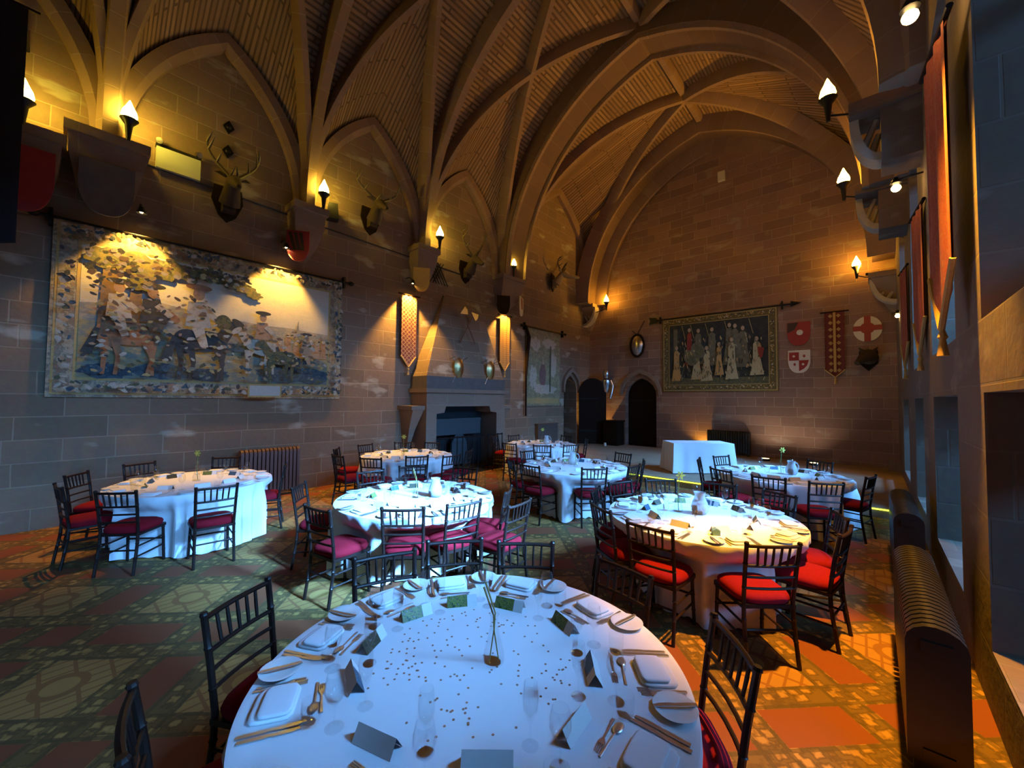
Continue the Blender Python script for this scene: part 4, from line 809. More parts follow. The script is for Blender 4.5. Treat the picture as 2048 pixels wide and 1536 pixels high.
mb = MB(); mb.box(-0.03, 0.03, -0.12, 0.0, 0.14, 0.20); mb.build('bracket', 'iron', t, None)
l, r = on_left(6.72, 5.45); t = MB()
for k in range(-2, 3): t.tube([(-0.26 + 0.1 * k, -0.02, -0.3), (0.1 + 0.1 * k, -0.02, 0.3)], 0.012, 6); t.tube([(0.26 + 0.1 * k, -0.03, -0.3), (-0.1 + 0.1 * k, -0.03, 0.3)], 0.012, 6)
tag(t.build('iron_lattice', 'iron', None, 40, l, r), 'rusty iron lattice hung beside the corbel left of the fireplace stag', 'lattice')
# suit of armour piece, cabinet, wall panel, white box
t = thing('armour_bust', 'polished steel helmet and breastplate hung beside the open door', 'armour', (-8.08, YE - 0.06, 2.25), 0.0)
mb = MB(); mb.lathe([(0.0, 0.95), (0.10, 0.92), (0.15, 0.80), (0.14, 0.66), (0.11, 0.58)], 14, (0, -0.2, 0)); mb.build('helmet', 'silver_steel', t)
mb = MB(); mb.lathe([(0.13, 0.0), (0.17, 0.1), (0.22, 0.35), (0.20, 0.5), (0.09, 0.57)], 14, (0, -0.2, 0)); mb.build('breastplate', 'silver_steel', t)
for s in (-1, 1):
    mb = MB(); mb.tube([(0.2 * s, -0.2, 0.48), (0.3 * s, -0.2, 0.25), (0.28 * s, -0.3, -0.1), (0.26 * s, -0.34, -0.25)], [0.09, 0.07, 0.06, 0.05], 10); mb.build('arm_plate', 'silver_steel', t)
mb = MB(); mb.box(-0.04, 0.04, -0.12, 0.02, 0.2, 0.4); mb.build('hook', 'iron', t, None)
t = thing('cabinet', 'dark low oak cabinet between the two arched doors', 'cabinet', (-7.68, 14.62, ZT), 0.0)
mb = MB(); mb.box(-0.30, 0.30, -0.30, 0.30, 0.0, 0.92); mb.build('body', 'dark_oak', t, None); mb = MB(); mb.box(-0.33, 0.33, -0.33, 0.33, 0.92, 0.97); mb.build('top', 'dark_oak', t, None)
mb = MB(); mb.box(-0.26, 0.26, -0.315, -0.30, 0.06, 0.86); mb.build('door', 'dark_oak', t, None)
mb = MB(); mb.box(-0.6, 0.6, -0.14, 0.0, 0.0, 0.86); mb.box(-0.62, 0.62, -0.16, 0.0, 0.86, 0.90); tag(mb.build('heater_panel', 'grey_panel', None, None, (XL + 0.005, 11.85, ZT), PI / 2), 'low grey heater panel under the narrow faded tapestry', 'heater')
mb = MB(); mb.box(-0.11, 0.11, -0.12, 0, -0.16, 0.16); tag(mb.build('wall_box', 'white_paint', None, None, (-3.75, YE, 9.75), 0), 'small pale box high on the end wall under the arch', 'box')
mb = MB(); mb.lathe([(0.05, 0), (0.06, 0.02), (0.045, 0.12), (0.0, 0.13)], 12); tag(mb.build('floor_lamp_puck', 'white_paint', None, 40, (-7.72, 14.0, ZT)), 'small white object on the stage floor before the cabinet', 'puck')
for x, y, lab in ((-2.42, 14.2, 'glowing floor light by the stage radiator, behind the corner table'), (-1.25, 14.2, 'glowing floor light below the quartered shield')):
    t = thing('floor_uplight', lab, 'floor light', (x, y, ZT), 0, 'floor lights on the stage'); mb = MB(); mb.lathe([(0.11, 0), (0.12, 0.05), (0.10, 0.06)], 18); mb.build('housing', 'iron', t); mb = MB(); mb.lathe([(0.0, 0.063), (0.095, 0.062)], 18, arc=0.5); mb.build('lens', 'flood_lens', t)
for (x, y, z), tt, p in UPS:
    lab = {10.72: 'small floor uplight below the narrow faded tapestry', 14.45: 'small floor uplight behind the open arched door'}.get(y) or ('small floor uplight beside the stage radiator' if x > -5 else 'small floor uplight beside the dark cabinet')
    t = thing('wall_washer', lab, 'floor light', (x, y, z - 0.10), 0, 'floor uplights along the walls'); mb = MB(); mb.lathe([(0.05, 0), (0.055, 0.07)], 14, arc=0.5); mb.lathe([(0.0, 0.0), (0.05, 0.0)], 14, arc=0.5); mb.build('housing', 'iron', t)
# ------------------------------------------------------------------ radiators
def radiator(loc, rz, label, cols, pitch_, h, dep, mat, group=None):
    t = thing('column_radiator', label, 'radiator', loc, rz, group); w = cols * pitch_
    for k in range(cols):
        x = -w / 2 + pitch_ * (k + 0.5); mb = MB(); hw = pitch_ * 0.36; pr = []
        for a in range(9): an = PI * a / 8; pr.append((dep / 2 * math.cos(an), h - dep * 0.42 + dep * 0.42 * math.sin(an)))
        pts = [(dep / 2, 0.10)] + pr + [(-dep / 2, 0.10)]
        mb.prism([(a, b) for a, b in pts], x - hw, x + hw, 'x'); mb.build('column', mat, t, 50)
    mb = MB(); mb.box(-w / 2, w / 2, -dep * 0.25, dep * 0.25, 0.12, 0.17); mb.box(-w / 2, w / 2, -dep * 0.25, dep * 0.25, h - 0.14, h - 0.08)
    mb.build('header', mat, t, None)
    for s in (-1, 1):
        mb = MB(); mb.box(s * (w / 2 - 0.06) - 0.03, s * (w / 2 - 0.06) + 0.03, -dep * 0.4, dep * 0.4, 0.0, 0.12); mb.build('foot', mat, t, None)
    return t
radiator((0.225, 3.84, 0), -PI / 2, 'black column radiator closest to the camera under the window wall', 27, 0.060, 0.80, 0.235, 'radiator_black', 'black radiators under the windows')
radiator((0.265, 6.75, 0), -PI / 2, 'black column radiator farther along the window wall', 27, 0.060, 0.80, 0.235, 'radiator_black', 'black radiators under the windows')
radiator((-3.58, 14.80, ZT), 0, 'dark column radiator on the stage under the robed-figure tapestry', 18, 0.072, 0.80, 0.2, 'radiator_black')
radiator((XL + 0.17, 2.72, 0), PI / 2, 'brown column radiator on the long wall below the big tapestry', 15, 0.070, 0.94, 0.18, 'radiator_brown')
# ------------------------------------------------------------------ lamps
flame_m = MB(); flame_m.lathe([(0.0, 0.0), (0.07, 0.02), (0.10, 0.09), (0.085, 0.16), (0.045, 0.24), (0.012, 0.32), (0.0, 0.34)], 14); FM = flame_m.mesh('flame_shade', 'flame', 180); FM2 = flame_m.mesh('flame_shade', 'flame_deep', 180); FM3 = flame_m.mesh('flame_shade', 'flame_end', 180)
tb = MB(); tb.lathe([(0.025, -0.30), (0.05, -0.06), (0.115, 0.03), (0.11, 0.035), (0.03, -0.02)], 14); TM = tb.mesh('torch_handle', 'iron', 40)
def torch(loc, label, wallx):
    t = thing('torch_lamp', label, 'wall lamp', loc, 0, 'torch lamps on the corbels')
    for nm, me in (('flame_shade', FM if loc[0] < -8.2 else FM3 if loc[1] > 14 or loc[1] < 8 else FM2), ('torch_handle', TM)):
        o = bpy.data.objects.new(nm, me); C.objects.link(o); o.parent = t
    dx = wallx - loc[0]; mb = MB(); mb.tube([(0, 0, -0.22), (dx * 0.5, 0, -0.30), (dx, 0, -0.32)], 0.014, 6); mb.build('bracket', 'iron', t)
def zray(x, y, xx): pass
for y, z, lab in ((0.50, 6.20, 'torch lamp above the emergency light box corbel'), (3.47, 6.20, 'torch lamp by the small loudspeaker'), (6.51, 6.22, 'torch lamp between the two middle stag heads'), (9.46, 6.18, 'torch lamp on the heavy arch corbel past the fireplace')): torch((-8.5, y, z), lab, -8.95)
torch((-8.5, -0.53, 5.92), 'torch lamp over the flat-topped corbel by the black banner', -8.95)
torch((-7.94, 14.5, 5.88), 'torch lamp in the corner above the arched doors', -8.5)
torch((-0.40, 7.2, 6.30), 'torch lamp on the window wall springing, the higher one', 0.05)
torch((-0.335, 9.9, 6.15), 'torch lamp on the window wall under the heavy arch', 0.05)
torch((-0.255, 14.5, 5.68), 'torch lamp in the far corner of the window wall', 0.1)
for (x, y, z), tt, p in PIER:
    lab = {4.1: 'bright lamp over the banner beside the camera', 7.1: 'bright lamp over the second window pier banner', 13.4: 'bright lamp beside the far window in the corner'}[y]
    t = thing('pier_lamp', lab, 'wall lamp', (x, y, z + 0.06), 0, 'lamps on the window piers'); mb = MB(); mb.blob((0, 0, 0), (0.05, 0.05, 0.045), 12, 8); mb.build('bulb', 'lamp_bulb', t); mb = MB(); mb.lathe([(0.03, 0.045), (0.06, 0.06), (0.02, 0.14)], 12); mb.tube([(0, 0, 0.10), (XR - x, 0, 0.12)], 0.012, 6); mb.build('fitting', 'iron', t)
for (x, y, z), tt, p in PICS:
    lab = {0.70: 'picture lamp over the huge tapestry, black banner end', 2.83: 'picture lamp over the huge tapestry, fireplace end', 5.80: 'picture lamp over the lattice banner', 9.40: 'picture lamp over the golden barred banner'}[y]
    t = thing('picture_lamp', lab, 'wall lamp', (x, y, z + 0.03), 0, 'picture lamps of the long wall'); mb = MB(); mb.lathe([(0.035, 0.10), (0.045, 0.06), (0.07, 0.0), (0.066, 0.0), (0.04, 0.06), (0.0, 0.08)], 14); mb.build('shade', 'iron', t); mb = MB(); mb.blob((0, 0, 0.03), (0.026, 0.026, 0.026), 10, 6); mb.build('bulb', 'lamp_bulb', t); mb = MB(); mb.tube([(0, 0, 0.10), (-0.15, 0, 0.20), (XL - x + 0.02, 0, 0.20)], 0.012, 6); mb.build('arm', 'iron', t)
# ------------------------------------------------------------------ tables and cloths
TABLES = [   # key, centre, words that find it
    ('T1', (-1.36, 1.28), 'the confetti-strewn table'), ('T2', (-7.08, 1.24), 'the table below the huge tapestry'), ('T3', (-4.13, 2.88), 'the table between confetti table and fireplace'),
    ('T4', (-7.25, 4.80), 'the table before the fireplace'), ('T5', (-6.58, 8.50), 'the table near the arched doors'), ('T6', (-4.01, 6.17), 'the mid-hall table by the lit stage edge'),
    ('T7', (-1.36, 4.48), 'the water jug table'), ('T8', (-1.12, 7.90), 'the table before the far window pier')]
RT = 0.93; ZTAB = 0.76
CHAIRS = {      # angle round the table, distance of the back rail from the table centre
 'T1': [(-151, 1.30), (-116, 1.21), (174, 1.10), (145, 1.16), (115, 1.14), (81, 1.11), (39, 1.14)],
 'T2': [(-41, 1.30), (-1, 1.42), (-84, 1.28), (-125, 1.36), (-161, 1.38), (151, 1.32), (72, 1.10)],
 'T3': [(-81, 1.28), (-134, 1.38), (-41, 1.08), (-9, 1.08), (9, 1.48), (30, 1.14), (148, 1.32), (111, 1.28), (178, 1.2)],
 'T4': [(-58, 1.48), (-26, 1.28), (-86, 1.52), (-128, 1.40), (-164, 1.20), (151, 1.12), (116, 1.12), (-1, 1.50), (30, 1.36)],
 'T5': [(-82, 1.50), (-51, 1.58), (-26, 1.56), (-158, 1.34), (172, 1.15), (88, 1.14), (36, 1.2)],
 'T6': [(-92, 1.24), (-41, 1.12), (-124, 1.20), (-4, 1.17), (27, 1.19), (73, 1.24), (175, 1.2)],
 'T7': [(-92, 1.20), (-51, 1.26), (-10, 1.20), (19, 1.18), (-125, 1.14), (-163, 1.10), (165, 1.10), (133, 1.10), (95, 1.10), (62, 1.17)],
 'T8': [(-89, 1.37), (-63, 1.43), (-118, 1.32), (-166, 1.24), (68, 1.12), (-12, 1.12), (156, 1.14)]}
def seat_r(r): return max(r - 0.262, 0.82)
def clock(center, deg):          # six o'clock is the point nearest the viewer
    to_cam = math.degrees(math.atan2(-center[1], -center[0])); d = (deg - to_cam) % 360      # counter-clockwise from the viewer's side
    return (6 - d / 30.0) % 12
HOURS = ['twelve', 'one', 'two', 'three', 'four', 'five', 'six', 'seven', 'eight', 'nine', 'ten', 'eleven']
def clock_names(center, degs):
    out = {}; used = set()
    for dg in sorted(degs, key=lambda q: clock(center, q)):
        c = clock(center, dg); h = int(round(c)) % 12
        nm = HOURS[h] + " o'clock"
        if nm in used: nm = 'half past ' + (HOURS[h] if (c % 12) >= h and not (h == 0 and c > 6) else HOURS[(h - 1) % 12])
        if nm in used: nm = 'half past ' + HOURS[h]
        if nm in used: nm = 'quarter past ' + HOURS[h]
        used.add(nm); out[dg] = nm
    return out
def sst(a, b, x):
    q = min(1, max(0, (x - a) / (b - a))); return q * q * (3 - 2 * q)
def cloth_mesh(seed, rot, chairs, bot=0.015):
    rnd = random.Random(seed); n = 300; ph = [rnd.uniform(0, 6.28) for _ in range(6)]; fr = [19, 27, 34, 13, 45, 7]; am = [0.55, 0.7, 0.5, 0.35, 0.25, 0.2]
    def fold(a): return sum(m * math.sin(f * a + p) for m, f, p in zip(am, fr, ph)) / 1.2
    mb = MB(); rows = []; A_ = [2 * PI * k / n for k in range(n + 1)]
    for r in (0.0, 0.3, 0.6, 0.86, RT - 0.02): rows.append([(r * math.cos(a), r * math.sin(a), ZTAB) for a in A_])
    rows.append([((RT - 0.004) * math.cos(a), (RT - 0.004) * math.sin(a), ZTAB - 0.004) for a in A_])
    for i in range(0, 15):
        q = i / 14; z = (ZTAB - 0.016) * (1 - q) + bot * q
        row = []
        for a in A_:
            f = fold(a); r = RT + (0.012 * q + 0.040 * f) * min(1, q * 3.0 + 0.02); aa = a + 0.012 * q * math.sin(13 * a + ph[1])
            
            for ca, cr in chairs:          # the cloth is pushed in where a seat stands against it
                dl = aa + rot - rad(ca); dl = math.atan2(math.sin(dl), math.cos(dl))
                if abs(dl) < 0.6:
                    lat = r * abs(math.sin(dl)); lim = (seat_r(cr) - 0.245) / math.cos(dl)
                    if lim < r:
                        wgt = (1 - sst(0.25, 0.38, lat)) * (1 - sst(0.53, 0.68, z)); r += (lim - r) * wgt
            row.append((r * math.cos(aa), r * math.sin(aa), z + (0.012 * f * q if q > 0.9 else 0)))
        rows.append(row)
    mb.grid(rows); return mb.mesh('tablecloth', 'white_cloth', 50)
def make_table():
    t = thing('round_table', 'x', 'table', (0, 0, 0), 0)
    mb = MB(); mb.lathe([(0.0, ZTAB - 0.035), (RT - 0.04, ZTAB - 0.035), (RT - 0.03, ZTAB - 0.02), (RT - 0.04, ZTAB - 0.006), (0.0, ZTAB - 0.006)], 40); mb.build('tabletop', 'brown_wood', t)
    for k in range(4):
        a = PI / 4 + k * PI / 2; mb = MB(); mb.tube([(0.45 * math.cos(a), 0.45 * math.sin(a), 0), (0.45 * math.cos(a), 0.45 * math.sin(a), ZTAB - 0.035)], 0.016, 8); mb.build('leg', 'leg_steel', t)
    return t
tbl = make_table(); used = []
for i, (k, c, words) in enumerate(TABLES):
    place(tbl, used, (c[0], c[1], 0), 0.3 * i, 'round banquet table hidden under the cloth of ' + words, 'round banquet tables')
    o = bpy.data.objects.new('tablecloth', cloth_mesh(i + 1, 0.7 * i, CHAIRS[k])); C.objects.link(o); o.location = (c[0], c[1], 0); o.rotation_euler = (0, 0, 0.7 * i)
    tag(o, 'white floor-length cloth draped over ' + words, 'tablecloth', 'round white tablecloths')
# rectangular table on the stage
st = thing('trestle_table', 'small oblong table under a white cloth on the stage', 'table', (-3.32, 10.75, ZT), rad(42.0))
tl, tw, th = 0.74, 0.36, 0.74
mb = MB(); mb.box(-tl + .02, tl - .02, -tw + .02, tw - .02, th - 0.03, th - 0.005); mb.build('tabletop', 'brown_wood', st, None)
for sx in (-1, 1):
    for sy in (-1, 1):
        mb = MB(); mb.tube([(sx * (tl - 0.1), sy * (tw - 0.08), 0), (sx * (tl - 0.1), sy * (tw - 0.08), th - 0.03)], 0.015, 8); mb.build('leg', 'leg_steel', st)
mb = MB(); per = []; n = 160
for k in range(n + 1):
    a = 4.0 * k / n; s = int(a) % 4; f = a - int(a)
    P = [(-tl, -tw), (tl, -tw), (tl, tw), (-tl, tw)]; p, q = P[s], P[(s + 1) % 4]; x, y = p[0] + (q[0] - p[0]) * f, p[1] + (q[1] - p[1]) * f; corner = max(0, 1 - 6 * min(f, 1 - f)); per.append((x, y, corner, a))
rows = [[(0, 0, th)] * (n + 1), [(x, y, th) for x, y, c, a in per]]
for i in range(1, 11):
    q = i / 10; rows.append([(x * (1 + (0.02 + 0.06 * c) * q + 0.010 * q * math.sin(a * 23)), y * (1 + (0.05 + 0.16 * c) * q + 0.03 * q * math.sin(a * 27 + 1)), th - q * (th - 0.02)) for x, y, c, a in per])
mb.grid(rows); o = mb.build('tablecloth', 'white_cloth', None, 50, (-3.32, 10.75, ZT), rad(42.0)); tag(o, 'white cloth draped over the oblong table on the stage', 'tablecloth')
# ------------------------------------------------------------------ chairs
EDGE_CHAIR = (-4.9, -0.75, 0)
def make_chair():
    t = thing('banquet_chair', 'x', 'chair')
    def bamboo(pts, r, rings):
        mb = MB(); P = [Vector(p) for p in pts]; path, rr = [], []
        tot = sum((b - a).length for a, b in zip(P, P[1:])); acc = 0.0
        cuts = [tot * q for q in rings]; 
        def at(d):
            for a, b in zip(P, P[1:]):
                l = (b - a).length
                if d <= l + 1e-9: return a.lerp(b, d / l if l else 0)
                d -= l
            return P[-1]
        ds = sorted(set([0.0, tot] + [c + e for c in cuts for e in (-0.008, 0.0, 0.008)] + [tot * k / 8 for k in range(1, 8)]))
        for d in ds: path.append(at(d)); rr.append(r * 1.28 if any(abs(d - c) < 1e-6 for c in cuts) else r)
        mb.tube(path, rr, 8); return mb
    for s in (-1, 1):
        bamboo([(0.190 * s, -0.245, 0), (0.185 * s, -0.20, 0.30), (0.183 * s, -0.19, 0.44), (0.190 * s, -0.225, 0.70), (0.196 * s, -0.265, 0.925)], 0.0155, (0.2, 0.36, 0.62, 0.82, 0.985)).build('rear_post', 'chair_wood', t)
        bamboo([(0.195 * s, 0.205, 0), (0.185 * s, 0.185, 0.43)], 0.0150, (0.3, 0.62, 0.92)).build('front_leg', 'chair_wood', t)
    mb = MB(); q = [(-0.20, -0.205), (0.20, -0.205), (0.215, 0.19), (0.195, 0.215), (-0.195, 0.215), (-0.215, 0.19)]; mb.prism(q, 0.415, 0.442, 'z'); mb.build('seat_frame', 'chair_wood', t, None)
    mb = MB(); rows = []; n = 32
    for q, z in ((1.0, 0.443), (1.04, 0.460), (1.05, 0.480), (0.99, 0.503), (0.85, 0.520), (0.6, 0.530), (0.3, 0.534), (0.0, 0.535)):
        row = []
        for k in range(n + 1):
            a = 2 * PI * k / n; c, s = math.cos(a), math.sin(a); m = (abs(c) ** 4 + abs(s) ** 4) ** -0.25; row.append((0.205 * q * m * c * (1.0 + 0.04 * s), 0.008 + 0.205 * q * m * s, z))
        rows.append(row)
    mb.grid(rows); mb.add(rows[0][:-1], [tuple(range(n))]); mb.build('seat_cushion', 'red_velvet', t, 60)
    def back(z): 
        return -0.19 - (z - 0.44) * 0.135 - max(0, z - 0.70) * 0.055
    for nm, z, r in (('top_rail', 0.895, 0.0135), ('back_rail', 0.742, 0.0115), ('back_rail', 0.655, 0.0105), ('back_rail', 0.568, 0.0105)):
        mb = MB(); mb.tube([(-0.186, back(z), z), (-0.09, back(z) - 0.012, z), (0, back(z) - 0.016, z), (0.09, back(z) - 0.012, z), (0.186, back(z), z)], r, 8); mb.build(nm, 'chair_wood', t)
    for k in range(5):
        x = -0.118 + 0.059 * k; mb = MB(); mb.tube([(x * 0.92, back(0.742) - 0.013, 0.742), (x * 0.96, back(0.82) - 0.013, 0.818), (x, back(0.895) - 0.013, 0.895)], [0.008, 0.0095, 0.008], 6); mb.build('spindle', 'chair_wood', t)
    for s in (-1, 1):
        for z in (0.19, 0.30):
            mb = MB(); mb.tube([(0.187 * s, -0.215 if z < 0.25 else -0.20, z), (0.190 * s, 0.19, z)], 0.0095, 6); mb.build('side_stretcher', 'chair_wood', t)
    mb = MB(); mb.tube([(-0.19, 0.192, 0.26), (0.19, 0.192, 0.26)], 0.0095, 6); mb.build('front_stretcher', 'chair_wood', t)
    mb = MB(); mb.tube([(-0.187, -0.206, 0.26), (0.187, -0.206, 0.26)], 0.0095, 6); mb.build('rear_stretcher', 'chair_wood', t)
    return t
chair = make_chair(); used = []
for k, c, words in TABLES:
    names = clock_names(c, [a for a, r in CHAIRS[k]])
    for a, r in CHAIRS[k]:
        an = rad(a); rs = seat_r(r); turn = {('T1', -116): rad(20), ('T1', 174): rad(-18), ('T1', 115): rad(18)}.get((k, a), 0); x, y = c[0] + rs * math.cos(an), c[1] + rs * math.sin(an)
        z = ZT if (y > SY - 0.05 and x > -5.3) else 0.0
        place(chair, used, (x, y, z), an + PI / 2 + turn + random.uniform(-0.06, 0.06), 'dark red-seated chair, %s at %s' % (names[a], words), 'banquet chairs')
place(chair, used, EDGE_CHAIR, rad(-10), 'dark spindle-back chair standing alone at the near edge of the hall', 'banquet chairs')
# ------------------------------------------------------------------ place settings
GR = 'table settings'
def single(name, cat, mb, mat, smooth=40):
    o = mb.build(name, mat, None, smooth); tag(o, 'x', cat); return o
mb = MB(); mb.lathe([(0.0, 0.004), (0.045, 0.004), (0.050, 0.0), (0.055, 0.004), (0.082, 0.017), (0.084, 0.019), (0.081, 0.020), (0.054, 0.010), (0.0, 0.009)], 28); P_plate = single('side_plate', 'plate', mb, 'porcelain', 60)
mb = MB()
def pillow(mb, hx, hy, z0, h, cx=0.0, cy=0.0, n=28):
    rows = []
    for q, z in ((0.97, 0.0), (1.0, 0.25), (1.0, 0.6), (0.96, 0.85), (0.86, 0.97), (0.5, 1.0), (0.0, 1.02)):
        row = []
        for k in range(n + 1):
            a = 2 * PI * k / n; c, s_ = math.cos(a), math.sin(a); m = (abs(c) ** 7 + abs(s_) ** 7) ** (-1 / 7); row.append((cx + hx * q * m * c, cy + hy * q * m * s_, z0 + h * z))
        rows.append(row)
    mb.grid(rows); mb.add(rows[0][:-1], [tuple(range(n))])
pillow(mb, 0.092, 0.078, 0.0005, 0.015); pillow(mb, 0.086, 0.060, 0.016, 0.013, 0.003, 0.012)
P_nap = single('napkin', 'napkin', mb, 'napkin', 60)
def knife(l):
    m = MB(); m.prism([(-0.007, 0), (0.007, 0), (0.0085, l * 0.42), (0.006, l * 0.5), (0.010, l * 0.56), (0.010, l * 0.86), (0.004, l), (-0.006, l * 0.97), (-0.006, l * 0.5), (-0.0085, l * 0.42)], 0.001, 0.0055, 'z'); return m
def fork(l):
    m = MB(); m.prism([(-0.006, 0), (0.006, 0), (0.004, l * 0.3), (0.003, l * 0.58), (0.012, l * 0.70), (0.012, l * 0.77), (-0.012, l * 0.77), (-0.012, l * 0.70), (-0.003, l * 0.58), (-0.004, l * 0.3)], 0.001, 0.005, 'z')
    for k in range(4): x = -0.0105 + 0.007 * k; m.prism([(x - 0.0018, l * 0.76), (x + 0.0018, l * 0.76), (x + 0.001, l), (x - 0.001, l)], 0.002, 0.005, 'z')
    return m
def spoon(l):
    m = MB(); m.tube([(0, 0, 0.003), (0, l * 0.35, 0.005), (0, l * 0.68, 0.005)], [0.006, 0.004, 0.0035], 8, True, 0.5); m.blob((0, l * 0.83, 0.006), (0.019, l * 0.17, 0.005), 14, 8); return m
P_knife = single('table_knife', 'knife', knife(0.225), 'cutlery_steel', None); P_fork = single('table_fork', 'fork', fork(0.20), 'cutlery_steel', None)
P_sk = single('starter_knife', 'knife', knife(0.20), 'cutlery_steel', None); P_sf = single('starter_fork', 'fork', fork(0.18), 'cutlery_steel', None)
P_bk = single('butter_knife', 'knife', knife(0.17), 'cutlery_steel', None); P_sp = single('dessert_spoon', 'spoon', spoon(0.18), 'cutlery_steel', 60); P_df = single('dessert_fork', 'fork', fork(0.17), 'cutlery_steel', None)
mb = MB(); mb.lathe([(0.0, 0.001), (0.034, 0.001), (0.034, 0.003), (0.008, 0.007), (0.0045, 0.014), (0.004, 0.075), (0.008, 0.085), (0.028, 0.105), (0.037, 0.130), (0.036, 0.160), (0.029, 0.192), (0.0275, 0.192), (0.034, 0.160), (0.035, 0.130), (0.026, 0.108), (0.0, 0.092)], 20, arc=0.5); P_wine = single('wine_glass', 'glass', mb, 'clear_glass', 60)
mb = MB(); mb.lathe([(0.0, 0.001), (0.028, 0.001), (0.033, 0.02), (0.036, 0.05), (0.034, 0.085), (0.0325, 0.085), (0.034, 0.05), (0.030, 0.014), (0.0, 0.010)], 18, arc=0.5); P_tum = single('tumbler', 'glass', mb, 'clear_glass', 60)
mb = MB(); mb.lathe([(0.0, 0.001), (0.030, 0.001), (0.030, 0.003), (0.006, 0.007), (0.004, 0.015), (0.004, 0.075), (0.012, 0.090), (0.026, 0.125), (0.029, 0.165), (0.024, 0.215), (0.0225, 0.215), (0.027, 0.165), (0.024, 0.127), (0.0, 0.092)], 20, arc=0.5); P_flute = single('champagne_flute', 'glass', mb, 'clear_glass', 60)
def card_proto(mat):
    t = thing('place_card', 'x', 'place card'); w, h, d = 0.085, 0.052, 0.032
    mb = MB(); mb.add([(-w, -d, 0.001), (w * 0.35, -d, 0.001), (w * 0.35, 0, h), (-w, 0, h)], [(0, 1, 2, 3)]); mb.build('picture_side', mat, t, None)
    mb = MB(); mb.add([(w * 0.35, -d, 0.001), (w, -d, 0.001), (w, 0, h), (w * 0.35, 0, h)], [(0, 1, 2, 3)]); mb.add([(-w, d, 0.001), (w, d, 0.001), (w, 0.0005, h), (-w, 0.0005, h)], [(0, 1, 2, 3)]); mb.build('blank_side', 'card_white', t, None)
    return t
CARDS = [card_proto('photo_print_green'), card_proto('photo_print_dark'), card_proto('photo_print_blue')]
protos = {'plate': (P_plate, [], 'white side plate'), 'nap': (P_nap, [], 'folded white napkin'), 'knife': (P_knife, [], 'long table knife'), 'fork': (P_fork, [], 'long table fork'), 'sk': (P_sk, [], 'shorter knife'), 'sf': (P_sf, [], 'shorter fork'),
          'bk': (P_bk, [], 'butter knife on side plate'), 'sp': (P_sp, [], 'dessert spoon'), 'df': (P_df, [], 'dessert fork'), 'wine': (P_wine, [], 'stemmed wine glass'), 'tum': (P_tum, [], 'stemless water tumbler'), 'fl': (P_flute, [], 'champagne flute')}
GNAME = {'plate': 'white side plates', 'nap': 'folded napkins', 'knife': 'table knives', 'fork': 'table forks', 'sk': 'starter knives', 'sf': 'starter forks', 'bk': 'butter knives', 'sp': 'dessert spoons', 'df': 'dessert forks', 'wine': 'wine glasses', 'tum': 'water tumblers', 'fl': 'champagne flutes'}
SEATS = {'T1': [-118, -150, 178, 148, 116, 79, 38, 4, -33, -76]}
for k, c, words in TABLES[1:]:
    degs = sorted(a % 360 for a, r in CHAIRS[k]); out = list(degs)
    for i, a in enumerate(degs):
        b = degs[(i + 1) % len(degs)] + (360 if i == len(degs) - 1 else 0)
        m_ = int(round((b - a) / 37.0))
        for j in range(1, m_): out.append((a + (b - a) * j / m_) % 360)
    SEATS[k] = sorted(out)
FULL = {'T1': 3, 'T7': 2, 'T3': 2, 'T6': 1, 'T8': 1, 'T2': 1, 'T4': 0, 'T5': 0}
cused = [[], [], []]
for k, c, words in TABLES:
    names = clock_names(c, SEATS[k])
    for n_, a in enumerate(SEATS[k]):
        an = rad(a); lv = FULL[k]; sc = RT / 0.93
        ez = (math.cos(an), math.sin(an)); ex = (-math.sin(an), math.cos(an))          # outward, and the sitter's left-hand axis reversed below
        def put(key, right, inward, dz=0.0, rot=0.0):
            # right: metres to the sitter's right, inward: metres from the rim
            rr = RT - inward; x = c[0] + ez[0] * rr + ex[0] * right; y = c[1] + ez[1] * rr + ex[1] * right
            if key == 'card':
                i = n_ % 3 if k != 'T1' else {148: 0, 116: 0, 79: 0, 178: 0, 38: 1, -150: 1, 4: 1, -33: 2, -76: 2, -118: 2}[a]
                lab = ['green-printed tent place card', 'dark-printed tent place card', 'blue-printed tent place card'][i]
                o = place(CARDS[i], cused[i], (x, y, ZTAB + dz), an - PI / 2 + rot, '%s, %s on %s' % (lab, names[a], words), 'place cards'); return
            o_, u, lab = protos[key]
            place(o_, u, (x, y, ZTAB + dz), an + PI / 2 + rot, '%s, %s on %s' % (lab, names[a], words), GNAME[key])
        j = lambda s: random.uniform(-s, s)
        put('nap', j(0.01), 0.135, 0.0, j(0.15)); put('plate', -0.215, 0.115); put('wine', 0.18, 0.36 + j(0.03))
        if lv >= 0: put('card', -0.03 + j(0.03), 0.41 + j(0.015), 0, j(0.3))
        if lv >= 1: put('knife', 0.122, 0.035, 0, j(0.05)); put('fork', -0.112, 0.035, 0, j(0.05))
        if lv >= 1 or n_ % 2: put('tum', 0.13, 0.275)
        if lv >= 2: put('sk', 0.147, 0.045, 0, j(0.04)); put('bk', -0.205, 0.03, 0.0195, j(0.2)); put('fl', 0.11, 0.455 + j(0.015))
        if lv >= 3: put('sf', -0.132, 0.045, 0, j(0.04)); put('sp', -0.09, 0.275, 0, -PI / 2 + j(0.1)); put('df', 0.09, 0.305, 0, PI / 2 + j(0.1))
